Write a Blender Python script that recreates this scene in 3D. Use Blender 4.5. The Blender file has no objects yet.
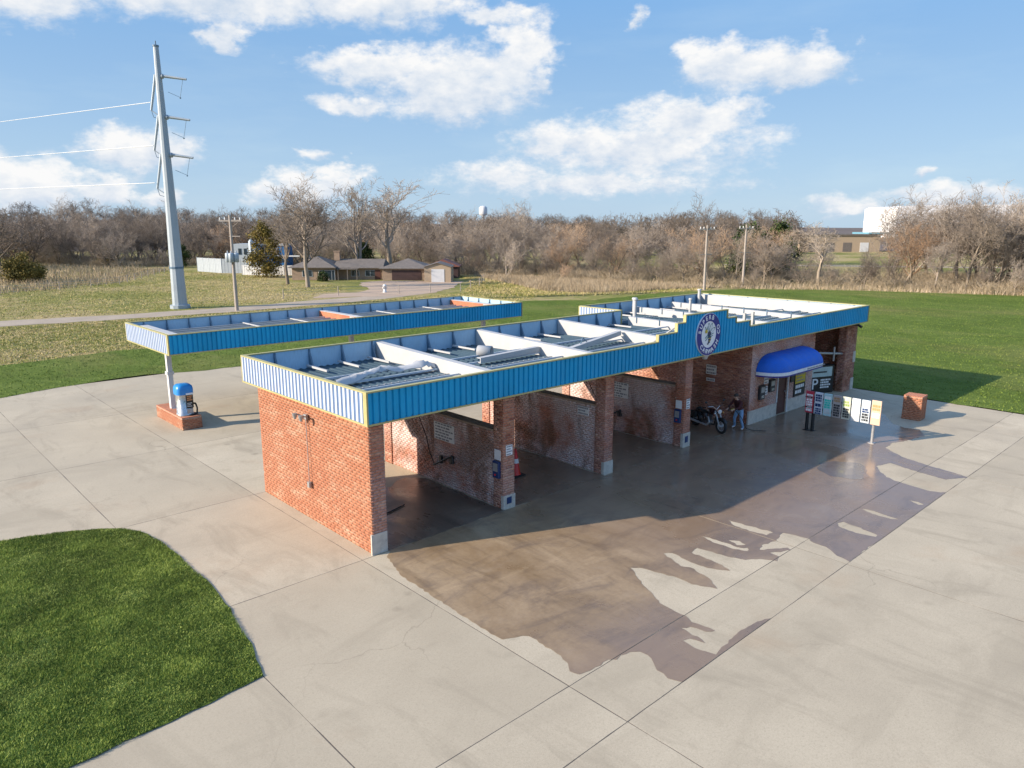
import bpy, math, random
import numpy as np
from mathutils import Vector, Matrix

SC = bpy.context.scene
COL = SC.collection
R = math.radians
# ------------------------------------------------------------------ camera
cam_d = bpy.data.cameras.new('camera'); cam = bpy.data.objects.new('camera', cam_d); COL.objects.link(cam)
cam_d.sensor_width = 36.0; cam_d.lens = 730.95 / 1024 * 36.0
cam_d.clip_start = 0.1; cam_d.clip_end = 6000
M3 = Matrix(((0.731492214, 0.142299582, -0.666835789), (-0.681849341, 0.153786411, -0.715144193), (0.000785563, 0.977803952, 0.209520439)))
cam.matrix_world = Matrix.Translation((-9.2524, -15.1843, 8.2394)) @ M3.to_4x4()
SC.camera = cam
# ------------------------------------------------------------------ light, sky, exposure
SUN_EL = 23.2; SUN_AZ = 156.2          # where the sun stands, degrees counter-clockwise from +x
sun_d = bpy.data.lights.new('sun', 'SUN'); sun_d.energy = 2.75; sun_d.angle = R(0.5); sun_d.color = (1.0, 0.87, 0.71)
sun = bpy.data.objects.new('sun', sun_d); COL.objects.link(sun)
sdir = Vector((math.cos(R(SUN_AZ)) * math.cos(R(SUN_EL)), math.sin(R(SUN_AZ)) * math.cos(R(SUN_EL)), math.sin(R(SUN_EL))))
sun.rotation_euler = sdir.to_track_quat('Z', 'Y').to_euler()
SC.view_settings.view_transform = 'Standard'; SC.view_settings.look = 'None'
SC.view_settings.exposure = 1.60; SC.view_settings.gamma = 1.0; SC.view_settings.use_curve_mapping = False
SKY_STRENGTH = 0.15; CLOUD_VALUE = 0.318

def lin(c):
    return tuple(((v / 255) / 12.92 if v / 255 <= 0.04045 else ((v / 255 + 0.055) / 1.055) ** 2.4) for v in c)

def build_world():
    w = bpy.data.worlds.new('World'); SC.world = w; w.use_nodes = True
    nt = w.node_tree; nt.nodes.clear(); N = nt.nodes.new; Lk = nt.links.new
    out = N('ShaderNodeOutputWorld')
    sky = N('ShaderNodeTexSky'); sky.sky_type = 'NISHITA'; sky.sun_disc = False
    sky.sun_elevation = R(SUN_EL); sky.sun_rotation = R(90 - SUN_AZ); sky.air_density = 1.0; sky.dust_density = 0.6; sky.ozone_density = 2.2
    bg = N('ShaderNodeBackground'); bg.inputs[1].default_value = SKY_STRENGTH; Lk(sky.outputs[0], bg.inputs[0])
    tc = N('ShaderNodeTexCoord'); sep = N('ShaderNodeSeparateXYZ'); Lk(tc.outputs['Generated'], sep.inputs[0])
    def m(op, a, b=None, c=None, clamp=False):
        n = N('ShaderNodeMath'); n.operation = op; n.use_clamp = clamp
        for i, v in enumerate((a, b, c)):
            if v is None: continue
            if isinstance(v, (int, float)): n.inputs[i].default_value = v
            else: Lk(v, n.inputs[i])
        return n.outputs[0]
    az = m('MULTIPLY', m('ARCTAN2', sep.outputs[1], sep.outputs[0]), 180 / math.pi)
    hyp = m('SQRT', m('ADD', m('MULTIPLY', sep.outputs[0], sep.outputs[0]), m('MULTIPLY', sep.outputs[1], sep.outputs[1])))
    el = m('MULTIPLY', m('ARCTAN2', sep.outputs[2], hyp), 180 / math.pi)
    com = N('ShaderNodeCombineXYZ'); Lk(az, com.inputs[0]); Lk(el, com.inputs[1])
    # (azimuth, elevation, half width, half height, weight)
    blobs = [(68.5, 15.0, 11, 2.2, 1), (80, 13.6, 7, 1.8, 1), (58.5, 15.2, 10, 1.9, 1), (66.9, 12.6, 1.7, 1.3, .8),
             (51.5, 9.9, 6.0, 3.1, 1), (46.6, 11.6, 3.0, 3.2, 1), (57.2, 11.0, 5.5, 1.5, .9), (58.6, 8.4, 2.6, 1.0, .75),
             (29.6, 10.7, 5.6, 1.7, 1), (32.3, 11.3, 2.8, 1.5, .95), (26.4, 10.5, 3.4, 1.5, .95),
             (37.0, 5.4, 9.5, 2.3, .8), (34.2, 7.6, 4.6, 1.7, .95), (42.5, 6.2, 5.2, 1.7, .72), (31.2, 8.2, 2.5, 1.1, .7),
             (73.0, 4.8, 3.8, 1.8, .95), (80.4, 2.4, 4.6, 2.2, 1), (75.5, 2.2, 2.6, 1.2, .8), (62.5, 2.4, 4.0, 1.5, 1), (60.0, 3.0, 2.2, 1.5, 1), (72.2, 1.9, 1.9, .9, .8),
             (16.5, 1.9, 5.0, 0.9, .8), (23.6, 1.4, 3.0, .8, .7), (60.9, 5.2, 1.1, .6, .6), (48.4, 14.6, 3.0, .7, .75), (38.5, 14.4, .9, .6, .6), (18.7, 3.5, 1.0, .4, .6), (47.5, 3.6, 6.0, 1.4, .6), (41, 3.2, 12, 1.3, .6)]
    rr = random.Random(5)
    for k in range(14):
        a = rr.uniform(95, 340); a = a if a < 180 else a - 360
        blobs.append((a, rr.uniform(4, 30), rr.uniform(5, 13), rr.uniform(1.6, 3.4), .95))
    def warp(scale, off):
        mp = N('ShaderNodeMapping'); mp.inputs['Scale'].default_value = (scale, scale * 1.5, 1); mp.inputs['Location'].default_value = (off, off, off)
        Lk(com.outputs[0], mp.inputs[0]); n = N('ShaderNodeTexNoise'); n.inputs['Scale'].default_value = 1; n.inputs['Detail'].default_value = 5; n.inputs['Roughness'].default_value = .55; Lk(mp.outputs[0], n.inputs[0]); return n.outputs[0]
    com2 = N('ShaderNodeCombineXYZ')
    Lk(m('ADD', az, m('MULTIPLY_ADD', warp(.34, 11), 7.0, -3.5)), com2.inputs[0]); Lk(m('ADD', el, m('MULTIPLY_ADD', warp(.42, 5), 2.6, -1.3)), com2.inputs[1])
    acc = None; sw = None; sy_ = None
    for (a, e, wd, h, s) in blobs:
        wd *= 1.22; h *= 1.22
        mp = N('ShaderNodeMapping'); mp.vector_type = 'POINT'
        mp.inputs['Location'].default_value = (-a / wd, -e / h, 0); mp.inputs['Scale'].default_value = (1 / wd, 1 / h, 0)
        Lk(com2.outputs[0], mp.inputs[0])
        ln = N('ShaderNodeVectorMath'); ln.operation = 'LENGTH'; Lk(mp.outputs[0], ln.inputs[0])
        v = m('MULTIPLY_ADD', ln.outputs['Value'], -s, s)
        acc = v if acc is None else m('MAXIMUM', acc, v)
        sy = N('ShaderNodeSeparateXYZ'); Lk(mp.outputs[0], sy.inputs[0]); wv = m('MAXIMUM', m('MULTIPLY_ADD', ln.outputs['Value'], -.8, 1.0), 0.0); w2 = m('MULTIPLY', wv, wv)
        sw = w2 if sw is None else m('ADD', sw, w2); yw = m('MULTIPLY', w2, sy.outputs[1]); sy_ = yw if sy_ is None else m('ADD', sy_, yw)
    def noise(scale, detail, rough, off=0.0):
        mp = N('ShaderNodeMapping'); mp.inputs['Scale'].default_value = (scale, scale * 1.7, 1); mp.inputs['Location'].default_value = (off, off * .37, off)
        Lk(com.outputs[0], mp.inputs[0])
        n = N('ShaderNodeTexNoise'); n.inputs['Scale'].default_value = 1; n.inputs['Detail'].default_value = detail; n.inputs['Roughness'].default_value = rough
        Lk(mp.outputs[0], n.inputs[0]); return n.outputs[0]
    n1 = noise(.30, 9, .60); n2 = noise(.30, 9, .60, -0.22); n3 = noise(.11, 3, .5, 7.0); n4 = noise(.9, 6, .62, 3)
    n5 = noise(2.4, 4, .6, 9)
    edge = m('ADD', m('ADD', m('MULTIPLY_ADD', n1, .85, -0.42), m('MULTIPLY_ADD', n4, .42, -0.21)), m('MULTIPLY_ADD', n5, .24, -.12))
    yav = m('DIVIDE', sy_, m('ADD', sw, .02))
    d = m('ADD', m('ADD', acc, edge), m('MULTIPLY', yav, .16))
    mr = N('ShaderNodeMapRange'); mr.interpolation_type = 'SMOOTHSTEP'; mr.inputs[1].default_value = .06; mr.inputs[2].default_value = .60; Lk(d, mr.inputs[0])
    dens = m('MULTIPLY', mr.outputs[0], m('MULTIPLY_ADD', n3, .5, .78), clamp=True)
    # thin streaky cirrus
    mp = N('ShaderNodeMapping'); mp.inputs['Scale'].default_value = (.05, .22, 1); Lk(com.outputs[0], mp.inputs[0])
    cn = N('ShaderNodeTexNoise'); cn.inputs['Scale'].default_value = 1; cn.inputs['Detail'].default_value = 6; cn.inputs['Roughness'].default_value = .6; Lk(mp.outputs[0], cn.inputs[0])
    cr = N('ShaderNodeMapRange'); cr.inputs[1].default_value = .48; cr.inputs[2].default_value = .8; cr.inputs[4].default_value = .28; Lk(cn.outputs[0], cr.inputs[0])
    # fixed gradient tones down the lower sky; its texture stays strong to fill shade
    hz = N('ShaderNodeMapRange'); hz.interpolation_type = 'SMOOTHSTEP'; hz.inputs[1].default_value = 62.0; hz.inputs[2].default_value = 10; hz.inputs[3].default_value = 0.0; hz.inputs[4].default_value = .95; Lk(el, hz.inputs[0])
    veil = hz.outputs[0]
    shade = m('ADD', m('MULTIPLY_ADD', m('SUBTRACT', n1, n2), 2.2, .60), m('MULTIPLY', yav, .75), clamp=True)
    cc = N('ShaderNodeMix'); cc.data_type = 'RGBA'; Lk(shade, cc.inputs[0])
    cc.inputs[6].default_value = (.60, .71, .86, 1); cc.inputs[7].default_value = (1.0, 1.0, 1.0, 1)
    cb = N('ShaderNodeBackground'); cb.inputs[1].default_value = CLOUD_VALUE; Lk(cc.outputs[2], cb.inputs[0])
    vb = N('ShaderNodeBackground'); vb.inputs[1].default_value = CLOUD_VALUE; vb.inputs[0].default_value = (.50, .69, .86, 1)
    gr = N('ShaderNodeMapRange'); gr.inputs[1].default_value = 0; gr.inputs[2].default_value = 19; Lk(el, gr.inputs[0])
    vc = N('ShaderNodeMix'); vc.data_type = 'RGBA'; vc.inputs[6].default_value = (.45, .62, .80, 1); vc.inputs[7].default_value = (.150, .375, .73, 1)
    Lk(m('SUBTRACT', gr.outputs[0], cr.outputs[0], clamp=True), vc.inputs[0]); Lk(vc.outputs[2], vb.inputs[0])
    m1 = N('ShaderNodeMixShader'); Lk(veil, m1.inputs[0]); Lk(bg.outputs[0], m1.inputs[1]); Lk(vb.outputs[0], m1.inputs[2])
    m2 = N('ShaderNodeMixShader'); Lk(dens, m2.inputs[0]); Lk(m1.outputs[0], m2.inputs[1]); Lk(cb.outputs[0], m2.inputs[2])
    Lk(m2.outputs[0], out.inputs[0])
    w.cycles.sampling_method = 'MANUAL'; w.cycles.sample_map_resolution = 512
build_world()

# ------------------------------------------------------------------ helpers
def thing(name, label, cat, loc=(0, 0, 0), rz=0.0, group=None):
    o = bpy.data.objects.new(name, None); o.empty_display_size = .2; COL.objects.link(o)
    o.location = loc; o.rotation_euler = (0, 0, rz); o['label'] = label; o['category'] = cat
    if group: o['group'] = group
    return o
def tag(o, label, cat, group=None):
    o['label'] = label; o['category'] = cat
    if group: o['group'] = group
    return o
def structure(o): o['kind'] = 'structure'; return o
def stuff(o): o['kind'] = 'stuff'; return o
def link(name, me, mat, parent=None, loc=None):
    o = bpy.data.objects.new(name, me); COL.objects.link(o)
    if mat is not None and not me.materials: me.materials.append(mat)
    if parent is not None: o.parent = parent
    if loc is not None: o.location = loc
    return o
def dup_tree(o, parent=None):
    c = o.copy(); COL.objects.link(c)
    if parent is not None: c.parent = parent
    for ch in list(o.children): dup_tree(ch, c)
    return c

class MB:
    def __init__(s): s.v = []; s.f = []; s.sm = []
    def add(s, vs, fs, smooth=False):
        b = len(s.v); s.v += [tuple(v) for v in vs]
        for f in fs: s.f.append(tuple(i + b for i in f)); s.sm.append(smooth)
        return s
    def box(s, x0, y0, z0, x1, y1, z1):
        vs = [(x0, y0, z0), (x1, y0, z0), (x1, y1, z0), (x0, y1, z0), (x0, y0, z1), (x1, y0, z1), (x1, y1, z1), (x0, y1, z1)]
        return s.add(vs, [(0, 3, 2, 1), (4, 5, 6, 7), (0, 1, 5, 4), (1, 2, 6, 5), (2, 3, 7, 6), (3, 0, 4, 7)])
    def bbox(s, x0, y0, z0, x1, y1, z1, b=.01):
        # box with chamfered edges (24 verts)
        vs = []; 
        for (ax) in range(3):
            pass
        c = [(x0 + x1) / 2, (y0 + y1) / 2, (z0 + z1) / 2]; h = [(x1 - x0) / 2, (y1 - y0) / 2, (z1 - z0) / 2]
        idx = {}
        for sx in (-1, 1):
            for sy in (-1, 1):
                for sz in (-1, 1):
                    for a in range(3):
                        sg = (sx, sy, sz); p = [c[i] + sg[i] * (h[i] - (0 if i == a else b)) for i in range(3)]
                        idx[(sx, sy, sz, a)] = len(vs); vs.append(p)
        fs = []
        def q(l): fs.append(tuple(l))
        for a in range(3):
            i, j = [(1, 2), (2, 0), (0, 1)][a]
            for sg in (-1, 1):
                l = []
                for (u, w) in ((-1, -1), (1, -1), (1, 1), (-1, 1)):
                    k = [0, 0, 0]; k[a] = sg; k[i] = u; k[j] = w; l.append(idx[(*k, a)])
                q(l if sg > 0 else l[::-1])
        for a in range(3):   # edges along axis a
            i, j = [(1, 2), (2, 0), (0, 1)][a]
            for u in (-1, 1):
                for w in (-1, 1):
                    def k(sa, ax):
                        t = [0, 0, 0]; t[a] = sa; t[i] = u; t[j] = w; return idx[(*t, ax)]
                    l = [k(-1, i), k(1, i), k(1, j), k(-1, j)]
                    q(l if u * w < 0 else l[::-1])
        for sx in (-1, 1):
            for sy in (-1, 1):
                for sz in (-1, 1):
                    l = [idx[(sx, sy, sz, 0)], idx[(sx, sy, sz, 1)], idx[(sx, sy, sz, 2)]]
                    q(l if sx * sy * sz > 0 else l[::-1])
        return s.add(vs, fs)
    def tube(s, p0, p1, r0, r1=None, n=8, cap=True, smooth=True):
        r1 = r0 if r1 is None else r1
        p0 = Vector(p0); p1 = Vector(p1); d = (p1 - p0).normalized()
        a = Vector((0, 0, 1)) if abs(d.z) < .9 else Vector((1, 0, 0))
        u = d.cross(a).normalized(); w = d.cross(u)
        vs = []
        for P, r in ((p0, r0), (p1, r1)):
            for k in range(n):
                t = 2 * math.pi * k / n; vs.append(P + u * (r * math.cos(t)) + w * (r * math.sin(t)))
        s.add(vs, [(k, (k + 1) % n, n + (k + 1) % n, n + k) for k in range(n)], smooth)
        if cap: s.add(vs, [tuple(range(n))[::-1], tuple(range(n, 2 * n))])
        return s
    def path(s, pts, r, n=6):
        for a, b in zip(pts[:-1], pts[1:]): s.tube(a, b, r if not callable(r) else r(a), None, n)
        return s
    def lathe(s, prof, c, n=16, smooth=True, axis='z', capb=True, capt=True):
        vs = []
        for (r, h) in prof:
            for k in range(n):
                t = 2 * math.pi * k / n; a, b = r * math.cos(t), r * math.sin(t)
                vs.append({'z': (c[0] + a, c[1] + b, c[2] + h), 'y': (c[0] + a, c[1] + h, c[2] - b), 'x': (c[0] + h, c[1] + a, c[2] + b)}[axis])
        fs = []
        for i in range(len(prof) - 1):
            for k in range(n): fs.append((i * n + k, i * n + (k + 1) % n, (i + 1) * n + (k + 1) % n, (i + 1) * n + k))
        s.add(vs, fs, smooth)
        if capb: s.add(vs[:n], [tuple(range(n))[::-1]])
        if capt: s.add(vs[-n:], [tuple(range(n))])
        return s
    def prism(s, poly, z0, z1):
        n = len(poly); vs = [(x, y, z0) for x, y in poly] + [(x, y, z1) for x, y in poly]
        return s.add(vs, [tuple(range(n))[::-1], tuple(range(n, 2 * n))] + [(k, (k + 1) % n, n + (k + 1) % n, n + k) for k in range(n)])
    def extr(s, pts, d):
        d = Vector(d); n = len(pts); vs = [Vector(p) for p in pts]; vs = vs + [v + d for v in vs]
        return s.add(vs, [tuple(range(n)), tuple(range(n, 2 * n))[::-1]] + [(k, n + k, n + (k + 1) % n, (k + 1) % n) for k in range(n)])
    def torus(s, c, Rr, r, axis='y', n=24, k=8):
        vs = []; fs = []
        for i in range(n):
            t = 2 * math.pi * i / n
            for j in range(k):
                p = 2 * math.pi * j / k; q = Rr + r * math.cos(p); a, b, h = q * math.cos(t), q * math.sin(t), r * math.sin(p)
                vs.append({'y': (c[0] + a, c[1] + h, c[2] + b), 'z': (c[0] + a, c[1] + b, c[2] + h), 'x': (c[0] + h, c[1] + a, c[2] + b)}[axis])
        for i in range(n):
            for j in range(k): fs.append((i * k + j, i * k + (j + 1) % k, ((i + 1) % n) * k + (j + 1) % k, ((i + 1) % n) * k + j))
        return s.add(vs, fs, True)
    def ell(s, c, r, n=12, m=8):
        vs = []; fs = []
        for i in range(m + 1):
            t = math.pi * i / m
            for k in range(n):
                p = 2 * math.pi * k / n; vs.append((c[0] + r[0] * math.sin(t) * math.cos(p), c[1] + r[1] * math.sin(t) * math.sin(p), c[2] + r[2] * math.cos(t)))
        for i in range(m):
            for k in range(n): fs.append((i * n + k, (i + 1) * n + k, (i + 1) * n + (k + 1) % n, i * n + (k + 1) % n))
        return s.add(vs, fs, True)
    def mesh(s, name):
        me = bpy.data.meshes.new(name); me.from_pydata(s.v, [], s.f); me.polygons.foreach_set('use_smooth', s.sm); me.update(); return me
    def build(s, name, mat, parent=None, loc=None): return link(name, s.mesh(name), mat, parent, loc)

def np_mesh(name, V, k, tone=None, smooth=False):
    """V: (n*k,3) array, every k successive verts are one polygon"""
    V = np.ascontiguousarray(V.reshape(-1, 3), dtype=np.float32); n = len(V) // k
    return np_mesh_idx(name, V, np.arange(n * k, dtype=np.int32).reshape(n, k), tone, smooth)
def np_mesh_idx(name, V, F, tone=None, smooth=False):
    V = np.ascontiguousarray(V, dtype=np.float32); F = np.ascontiguousarray(F, dtype=np.int32); n, k = F.shape
    me = bpy.data.meshes.new(name); me.vertices.add(len(V)); me.vertices.foreach_set('co', V.ravel())
    me.loops.add(n * k); me.loops.foreach_set('vertex_index', F.ravel())
    me.polygons.add(n); me.polygons.foreach_set('loop_start', np.arange(n, dtype=np.int32) * k); me.polygons.foreach_set('loop_total', np.full(n, k, np.int32))
    if smooth: me.polygons.foreach_set('use_smooth', np.ones(n, bool))
    if tone is not None:
        at = me.attributes.new('tone', 'FLOAT', 'POINT'); at.data.foreach_set('value', np.ascontiguousarray(tone, dtype=np.float32))
    me.update(calc_edges=True); return me

def inpoly(x, y, poly):
    c = np.zeros(len(x), bool); n = len(poly)
    for i in range(n):
        x0, y0 = poly[i]; x1, y1 = poly[(i + 1) % n]
        if y0 == y1: continue
        t = ((y0 > y) != (y1 > y)) & (x < (x1 - x0) * (y - y0) / (y1 - y0) + x0); c ^= t
    return c

# ------------------------------------------------------------------ materials
def mat_base(name):
    m = bpy.data.materials.new(name); m.use_nodes = True; nt = m.node_tree; b = nt.nodes['Principled BSDF']; return m, nt, b
def nz(nt, scale, detail=4, rough=.55, coord='Object', stretch=None, dist=0.0):
    tc = nt.nodes.new('ShaderNodeTexCoord') if coord != 'World' else nt.nodes.new('ShaderNodeNewGeometry')
    src = tc.outputs[coord] if coord != 'World' else tc.outputs['Position']
    n = nt.nodes.new('ShaderNodeTexNoise'); n.inputs['Scale'].default_value = scale; n.inputs['Detail'].default_value = detail; n.inputs['Roughness'].default_value = rough; n.inputs['Distortion'].default_value = dist
    if stretch:
        mp = nt.nodes.new('ShaderNodeMapping'); mp.inputs['Scale'].default_value = stretch; nt.links.new(src, mp.inputs[0]); src = mp.outputs[0]
    nt.links.new(src, n.inputs[0]); return n.outputs[0]
def ramp(nt, fac, stops):
    r = nt.nodes.new('ShaderNodeValToRGB'); e = r.color_ramp.elements
    while len(e) < len(stops): e.new(.5)
    for el, (p, c) in zip(e, stops): el.position = p; el.color = (*c, 1) if len(c) == 3 else c
    nt.links.new(fac, r.inputs[0]); return r.outputs[0]
def mixc(nt, fac, a, b, mode='MIX'):
    m = nt.nodes.new('ShaderNodeMix'); m.data_type = 'RGBA'; m.blend_type = mode
    for i, v in ((0, fac), (6, a), (7, b)):
        if isinstance(v, (int, float)): m.inputs[i].default_value = v
        elif isinstance(v, tuple): m.inputs[i].default_value = (*v, 1)
        else: nt.links.new(v, m.inputs[i])
    return m.outputs[2]
def mrange(nt, v, a, b, c=0.0, d=1.0):
    m = nt.nodes.new('ShaderNodeMapRange'); nt.links.new(v, m.inputs[0])
    for i, x in enumerate((a, b, c, d)): m.inputs[i + 1].default_value = x
    return m.outputs[0]
def mth(nt, op, a, b=None, clamp=False):
    n = nt.nodes.new('ShaderNodeMath'); n.operation = op; n.use_clamp = clamp
    for i, v in enumerate((a, b)):
        if v is None: continue
        if isinstance(v, (int, float)): n.inputs[i].default_value = v
        else: nt.links.new(v, n.inputs[i])
    return n.outputs[0]
def bump(nt, b, h, strength=.3, dist=.02):
    n = nt.nodes.new('ShaderNodeBump'); n.inputs['Strength'].default_value = strength; n.inputs['Distance'].default_value = dist
    nt.links.new(h, n.inputs['Height']); nt.links.new(n.outputs[0], b.inputs['Normal'])

def simple(name, col, rough=.6, metal=0.0, var=.25, scale=3.0, bmp=0.0, spec=None, rvar=.15, coord='Object'):
    """painted / plain surface with blotchy wear"""
    m, nt, b = mat_base(name)
    n = nz(nt, scale, 6, .65, coord); n2 = nz(nt, scale * 9, 3, .6, coord)
    f = mth(nt, 'ADD', mth(nt, 'MULTIPLY', n, .7), mth(nt, 'MULTIPLY', n2, .3))
    lo = tuple(max(0, c * (1 - var)) for c in col); hi = tuple(min(1, c * (1 + var * .8)) for c in col)
    nt.links.new(ramp(nt, f, [(.3, lo), (.7, hi)]), b.inputs['Base Color'])
    nt.links.new(mrange(nt, n, .3, .7, max(.05, rough - rvar), min(1, rough + rvar)), b.inputs['Roughness'])
    b.inputs['Metallic'].default_value = metal
    if spec is not None: b.inputs['Specular IOR Level'].default_value = spec
    if bmp: bump(nt, b, n2, bmp, .01)
    return m
def tone_in(nt):
    a = nt.nodes.new('ShaderNodeAttribute'); a.attribute_name = 'tone'
    o = nt.nodes.new('ShaderNodeObjectInfo')
    return mth(nt, 'FRACT', mth(nt, 'ADD', a.outputs['Fac'], o.outputs['Random']))

def brick_mat(name, white=0.0, brown=0.0, pale=0.0, base=((.25, .075, .045), (.36, .115, .062), (.43, .15, .082), (.50, .24, .15))):
    m, nt, b = mat_base(name)
    t = tone_in(nt)
    c = ramp(nt, t, [(0, base[0]), (.3, base[1]), (.7, base[2]), (1.0, base[3])])
    g = nz(nt, 30, 4, .7, 'World'); c = mixc(nt, mrange(nt, g, .35, .75, 0, .35), c, (.30, .15, .10))
    if pale:
        n = nz(nt, .9, 7, .70, 'World', (1, 1, 2.6)); n2 = nz(nt, 6, 3, .6, 'World', (.22, .22, 2.6))
        f = mth(nt, 'MULTIPLY', mrange(nt, n, .48, .62, 0, pale), mrange(nt, n2, .42, .58, .0, 1.0))
        c = mixc(nt, f, c, (.52, .36, .25))
    if white:
        n = nz(nt, .55, 6, .6, 'World'); n2 = nz(nt, 14, 3, .7, 'World')
        f = mth(nt, 'MULTIPLY', mrange(nt, n, .36, .54, 0, white), mrange(nt, n2, .35, .62, .5, 1.0))
        c = mixc(nt, f, c, (.74, .65, .64))
    if brown:
        n = nz(nt, .7, 5, .55, 'World', (1, 1, .6), 1.2)
        c = mixc(nt, mrange(nt, n, .52, .63, 0, brown), c, (.17, .065, .025))
    nt.links.new(c, b.inputs['Base Color']); b.inputs['Roughness'].default_value = .85; b.inputs['Specular IOR Level'].default_value = .25
    bump(nt, b, g, .35, .006)
    return m
def concrete_mat(name, c0, c1, rough=(.7, .95), stain=.5, scale=.35, objvar=.24, rust=0.0):
    m, nt, b = mat_base(name)
    n = nz(nt, scale, 8, .62, 'World'); n2 = nz(nt, 11, 6, .7, 'World'); n3 = nz(nt, .13, 4, .5, 'World'); n5 = nz(nt, 60, 2, .6, 'World')
    c = ramp(nt, n, [(.30, c0), (.68, c1)])
    c = mixc(nt, mrange(nt, n2, .40, .75, 0, .28), c, tuple(v * .74 for v in c0))
    c = mixc(nt, mrange(nt, n5, .50, .70, 0, .38), c, tuple(min(1, v * 1.4) for v in c1))
    n6 = nz(nt, 26, 3, .7, 'World'); c = mixc(nt, mrange(nt, n6, .50, .68, 0, .42), c, tuple(v * .62 for v in c0))
    st = nz(nt, .8, 7, .7, 'World', (1.0, .35, 1), .8)
    c = mixc(nt, mrange(nt, st, .52, .72, 0, stain), c, tuple(v * .66 for v in c0))
    st2 = nz(nt, .28, 6, .7, 'World', (.4, 1.2, 1), 1.2); c = mixc(nt, mrange(nt, st2, .52, .66, 0, stain * .6), c, tuple(v * .72 for v in c0))
    if rust: c = mixc(nt, mrange(nt, nz(nt, .3, 4, .6, 'World'), .58, .72, 0, rust), c, (.36, .22, .12))
    vs = nt.nodes.new('ShaderNodeTexVoronoi'); vs.inputs['Scale'].default_value = .9; gp0 = nt.nodes.new('ShaderNodeNewGeometry'); nt.links.new(gp0.outputs['Position'], vs.inputs['Vector'])
    sp = mth(nt, 'MULTIPLY', mrange(nt, mth(nt, 'ADD', vs.outputs['Distance'], mth(nt, 'MULTIPLY', n2, .25)), .17, .27, 1, 0), mrange(nt, n3, .45, .6, 0, .5))
    c = mixc(nt, sp, c, tuple(v * .45 for v in c0))
    # hairline cracks
    vo = nt.nodes.new('ShaderNodeTexVoronoi'); vo.feature = 'DISTANCE_TO_EDGE'; vo.inputs['Scale'].default_value = .16
    gp = nt.nodes.new('ShaderNodeNewGeometry'); dn = nt.nodes.new('ShaderNodeTexNoise'); dn.inputs['Scale'].default_value = 1.3; dn.inputs['Detail'].default_value = 4
    nt.links.new(gp.outputs['Position'], dn.inputs[0])
    vm = nt.nodes.new('ShaderNodeVectorMath'); vm.operation = 'MULTIPLY_ADD'; nt.links.new(dn.outputs['Color'], vm.inputs[0]); vm.inputs[1].default_value = (.9, .9, 0); nt.links.new(gp.outputs['Position'], vm.inputs[2])
    nt.links.new(vm.outputs[0], vo.inputs['Vector'])
    ck = mth(nt, 'MULTIPLY', mrange(nt, vo.outputs['Distance'], 0, .0028, 1, 0), mrange(nt, n3, .48, .58, 0, .5))
    c = mixc(nt, ck, c, tuple(v * .35 for v in c0))
    o = nt.nodes.new('ShaderNodeObjectInfo'); c = mixc(nt, mrange(nt, o.outputs['Random'], 0, 1, 0, objvar * 2), c, tuple(v * .78 for v in c0))
    nt.links.new(c, b.inputs['Base Color'])
    nt.links.new(mrange(nt, n, .35, .65, rough[0], rough[1]), b.inputs['Roughness']); b.inputs['Specular IOR Level'].default_value = .3
    bump(nt, b, n2, .22, .006)
    return m
def wet_mat(name, c0, c1, c2, r0=.12, r1=.55):
    m, nt, b = mat_base(name)
    n = nz(nt, .45, 8, .65, 'World', (1.0, .6, 1), .4); n2 = nz(nt, 10, 5, .7, 'World'); n3 = nz(nt, .22, 3, .5, 'World')
    c = ramp(nt, n, [(.28, c0), (.5, c1), (.72, c2)])
    ns = nz(nt, 1.2, 6, .7, 'World', (1.6, .28, 1), .6)
    c = mixc(nt, mrange(nt, ns, .52, .70, 0, .55), c, tuple(v * .55 for v in c0))
    ns2 = nz(nt, .9, 5, .65, 'World', (.3, 1.4, 1), .5)
    c = mixc(nt, mrange(nt, ns2, .55, .72, 0, .45), c, tuple(v * 1.3 for v in c2))
    c = mixc(nt, mrange(nt, n2, .4, .75, 0, .3), c, tuple(v * .6 for v in c0))
    sx = nt.nodes.new('ShaderNodeSeparateXYZ'); g = nt.nodes.new('ShaderNodeNewGeometry'); nt.links.new(g.outputs['Position'], sx.inputs[0])
    far = mth(nt, 'MAXIMUM', mrange(nt, mth(nt, 'ADD', sx.outputs[0], mth(nt, 'MULTIPLY', n3, 8)), 8.0, 13.5, 0, 1), mrange(nt, mth(nt, 'ADD', sx.outputs[1], mth(nt, 'MULTIPLY', n, 2.5)), -4.6, -6.0, 0, .8))
    c = mixc(nt, far, c, (.225, .155, .104))
    pt = nz(nt, .9, 6, .7, 'World', (.5, 1.2, 1), .9); c = mixc(nt, mrange(nt, pt, .5, .64, 0, .5), c, (.125, .090, .068)); c = mixc(nt, mrange(nt, pt, .44, .34, 0, .35), c, (.30, .22, .15))
    nt.links.new(c, b.inputs['Base Color'])
    rr = mth(nt, 'MULTIPLY', mrange(nt, n, .35, .65, r0, r1), mrange(nt, far, 0, 1, 1.25, .62))
    nt.links.new(rr, b.inputs['Roughness']); b.inputs['Specular IOR Level'].default_value = .6
    bump(nt, b, n2, .10, .004)
    return m
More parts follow.
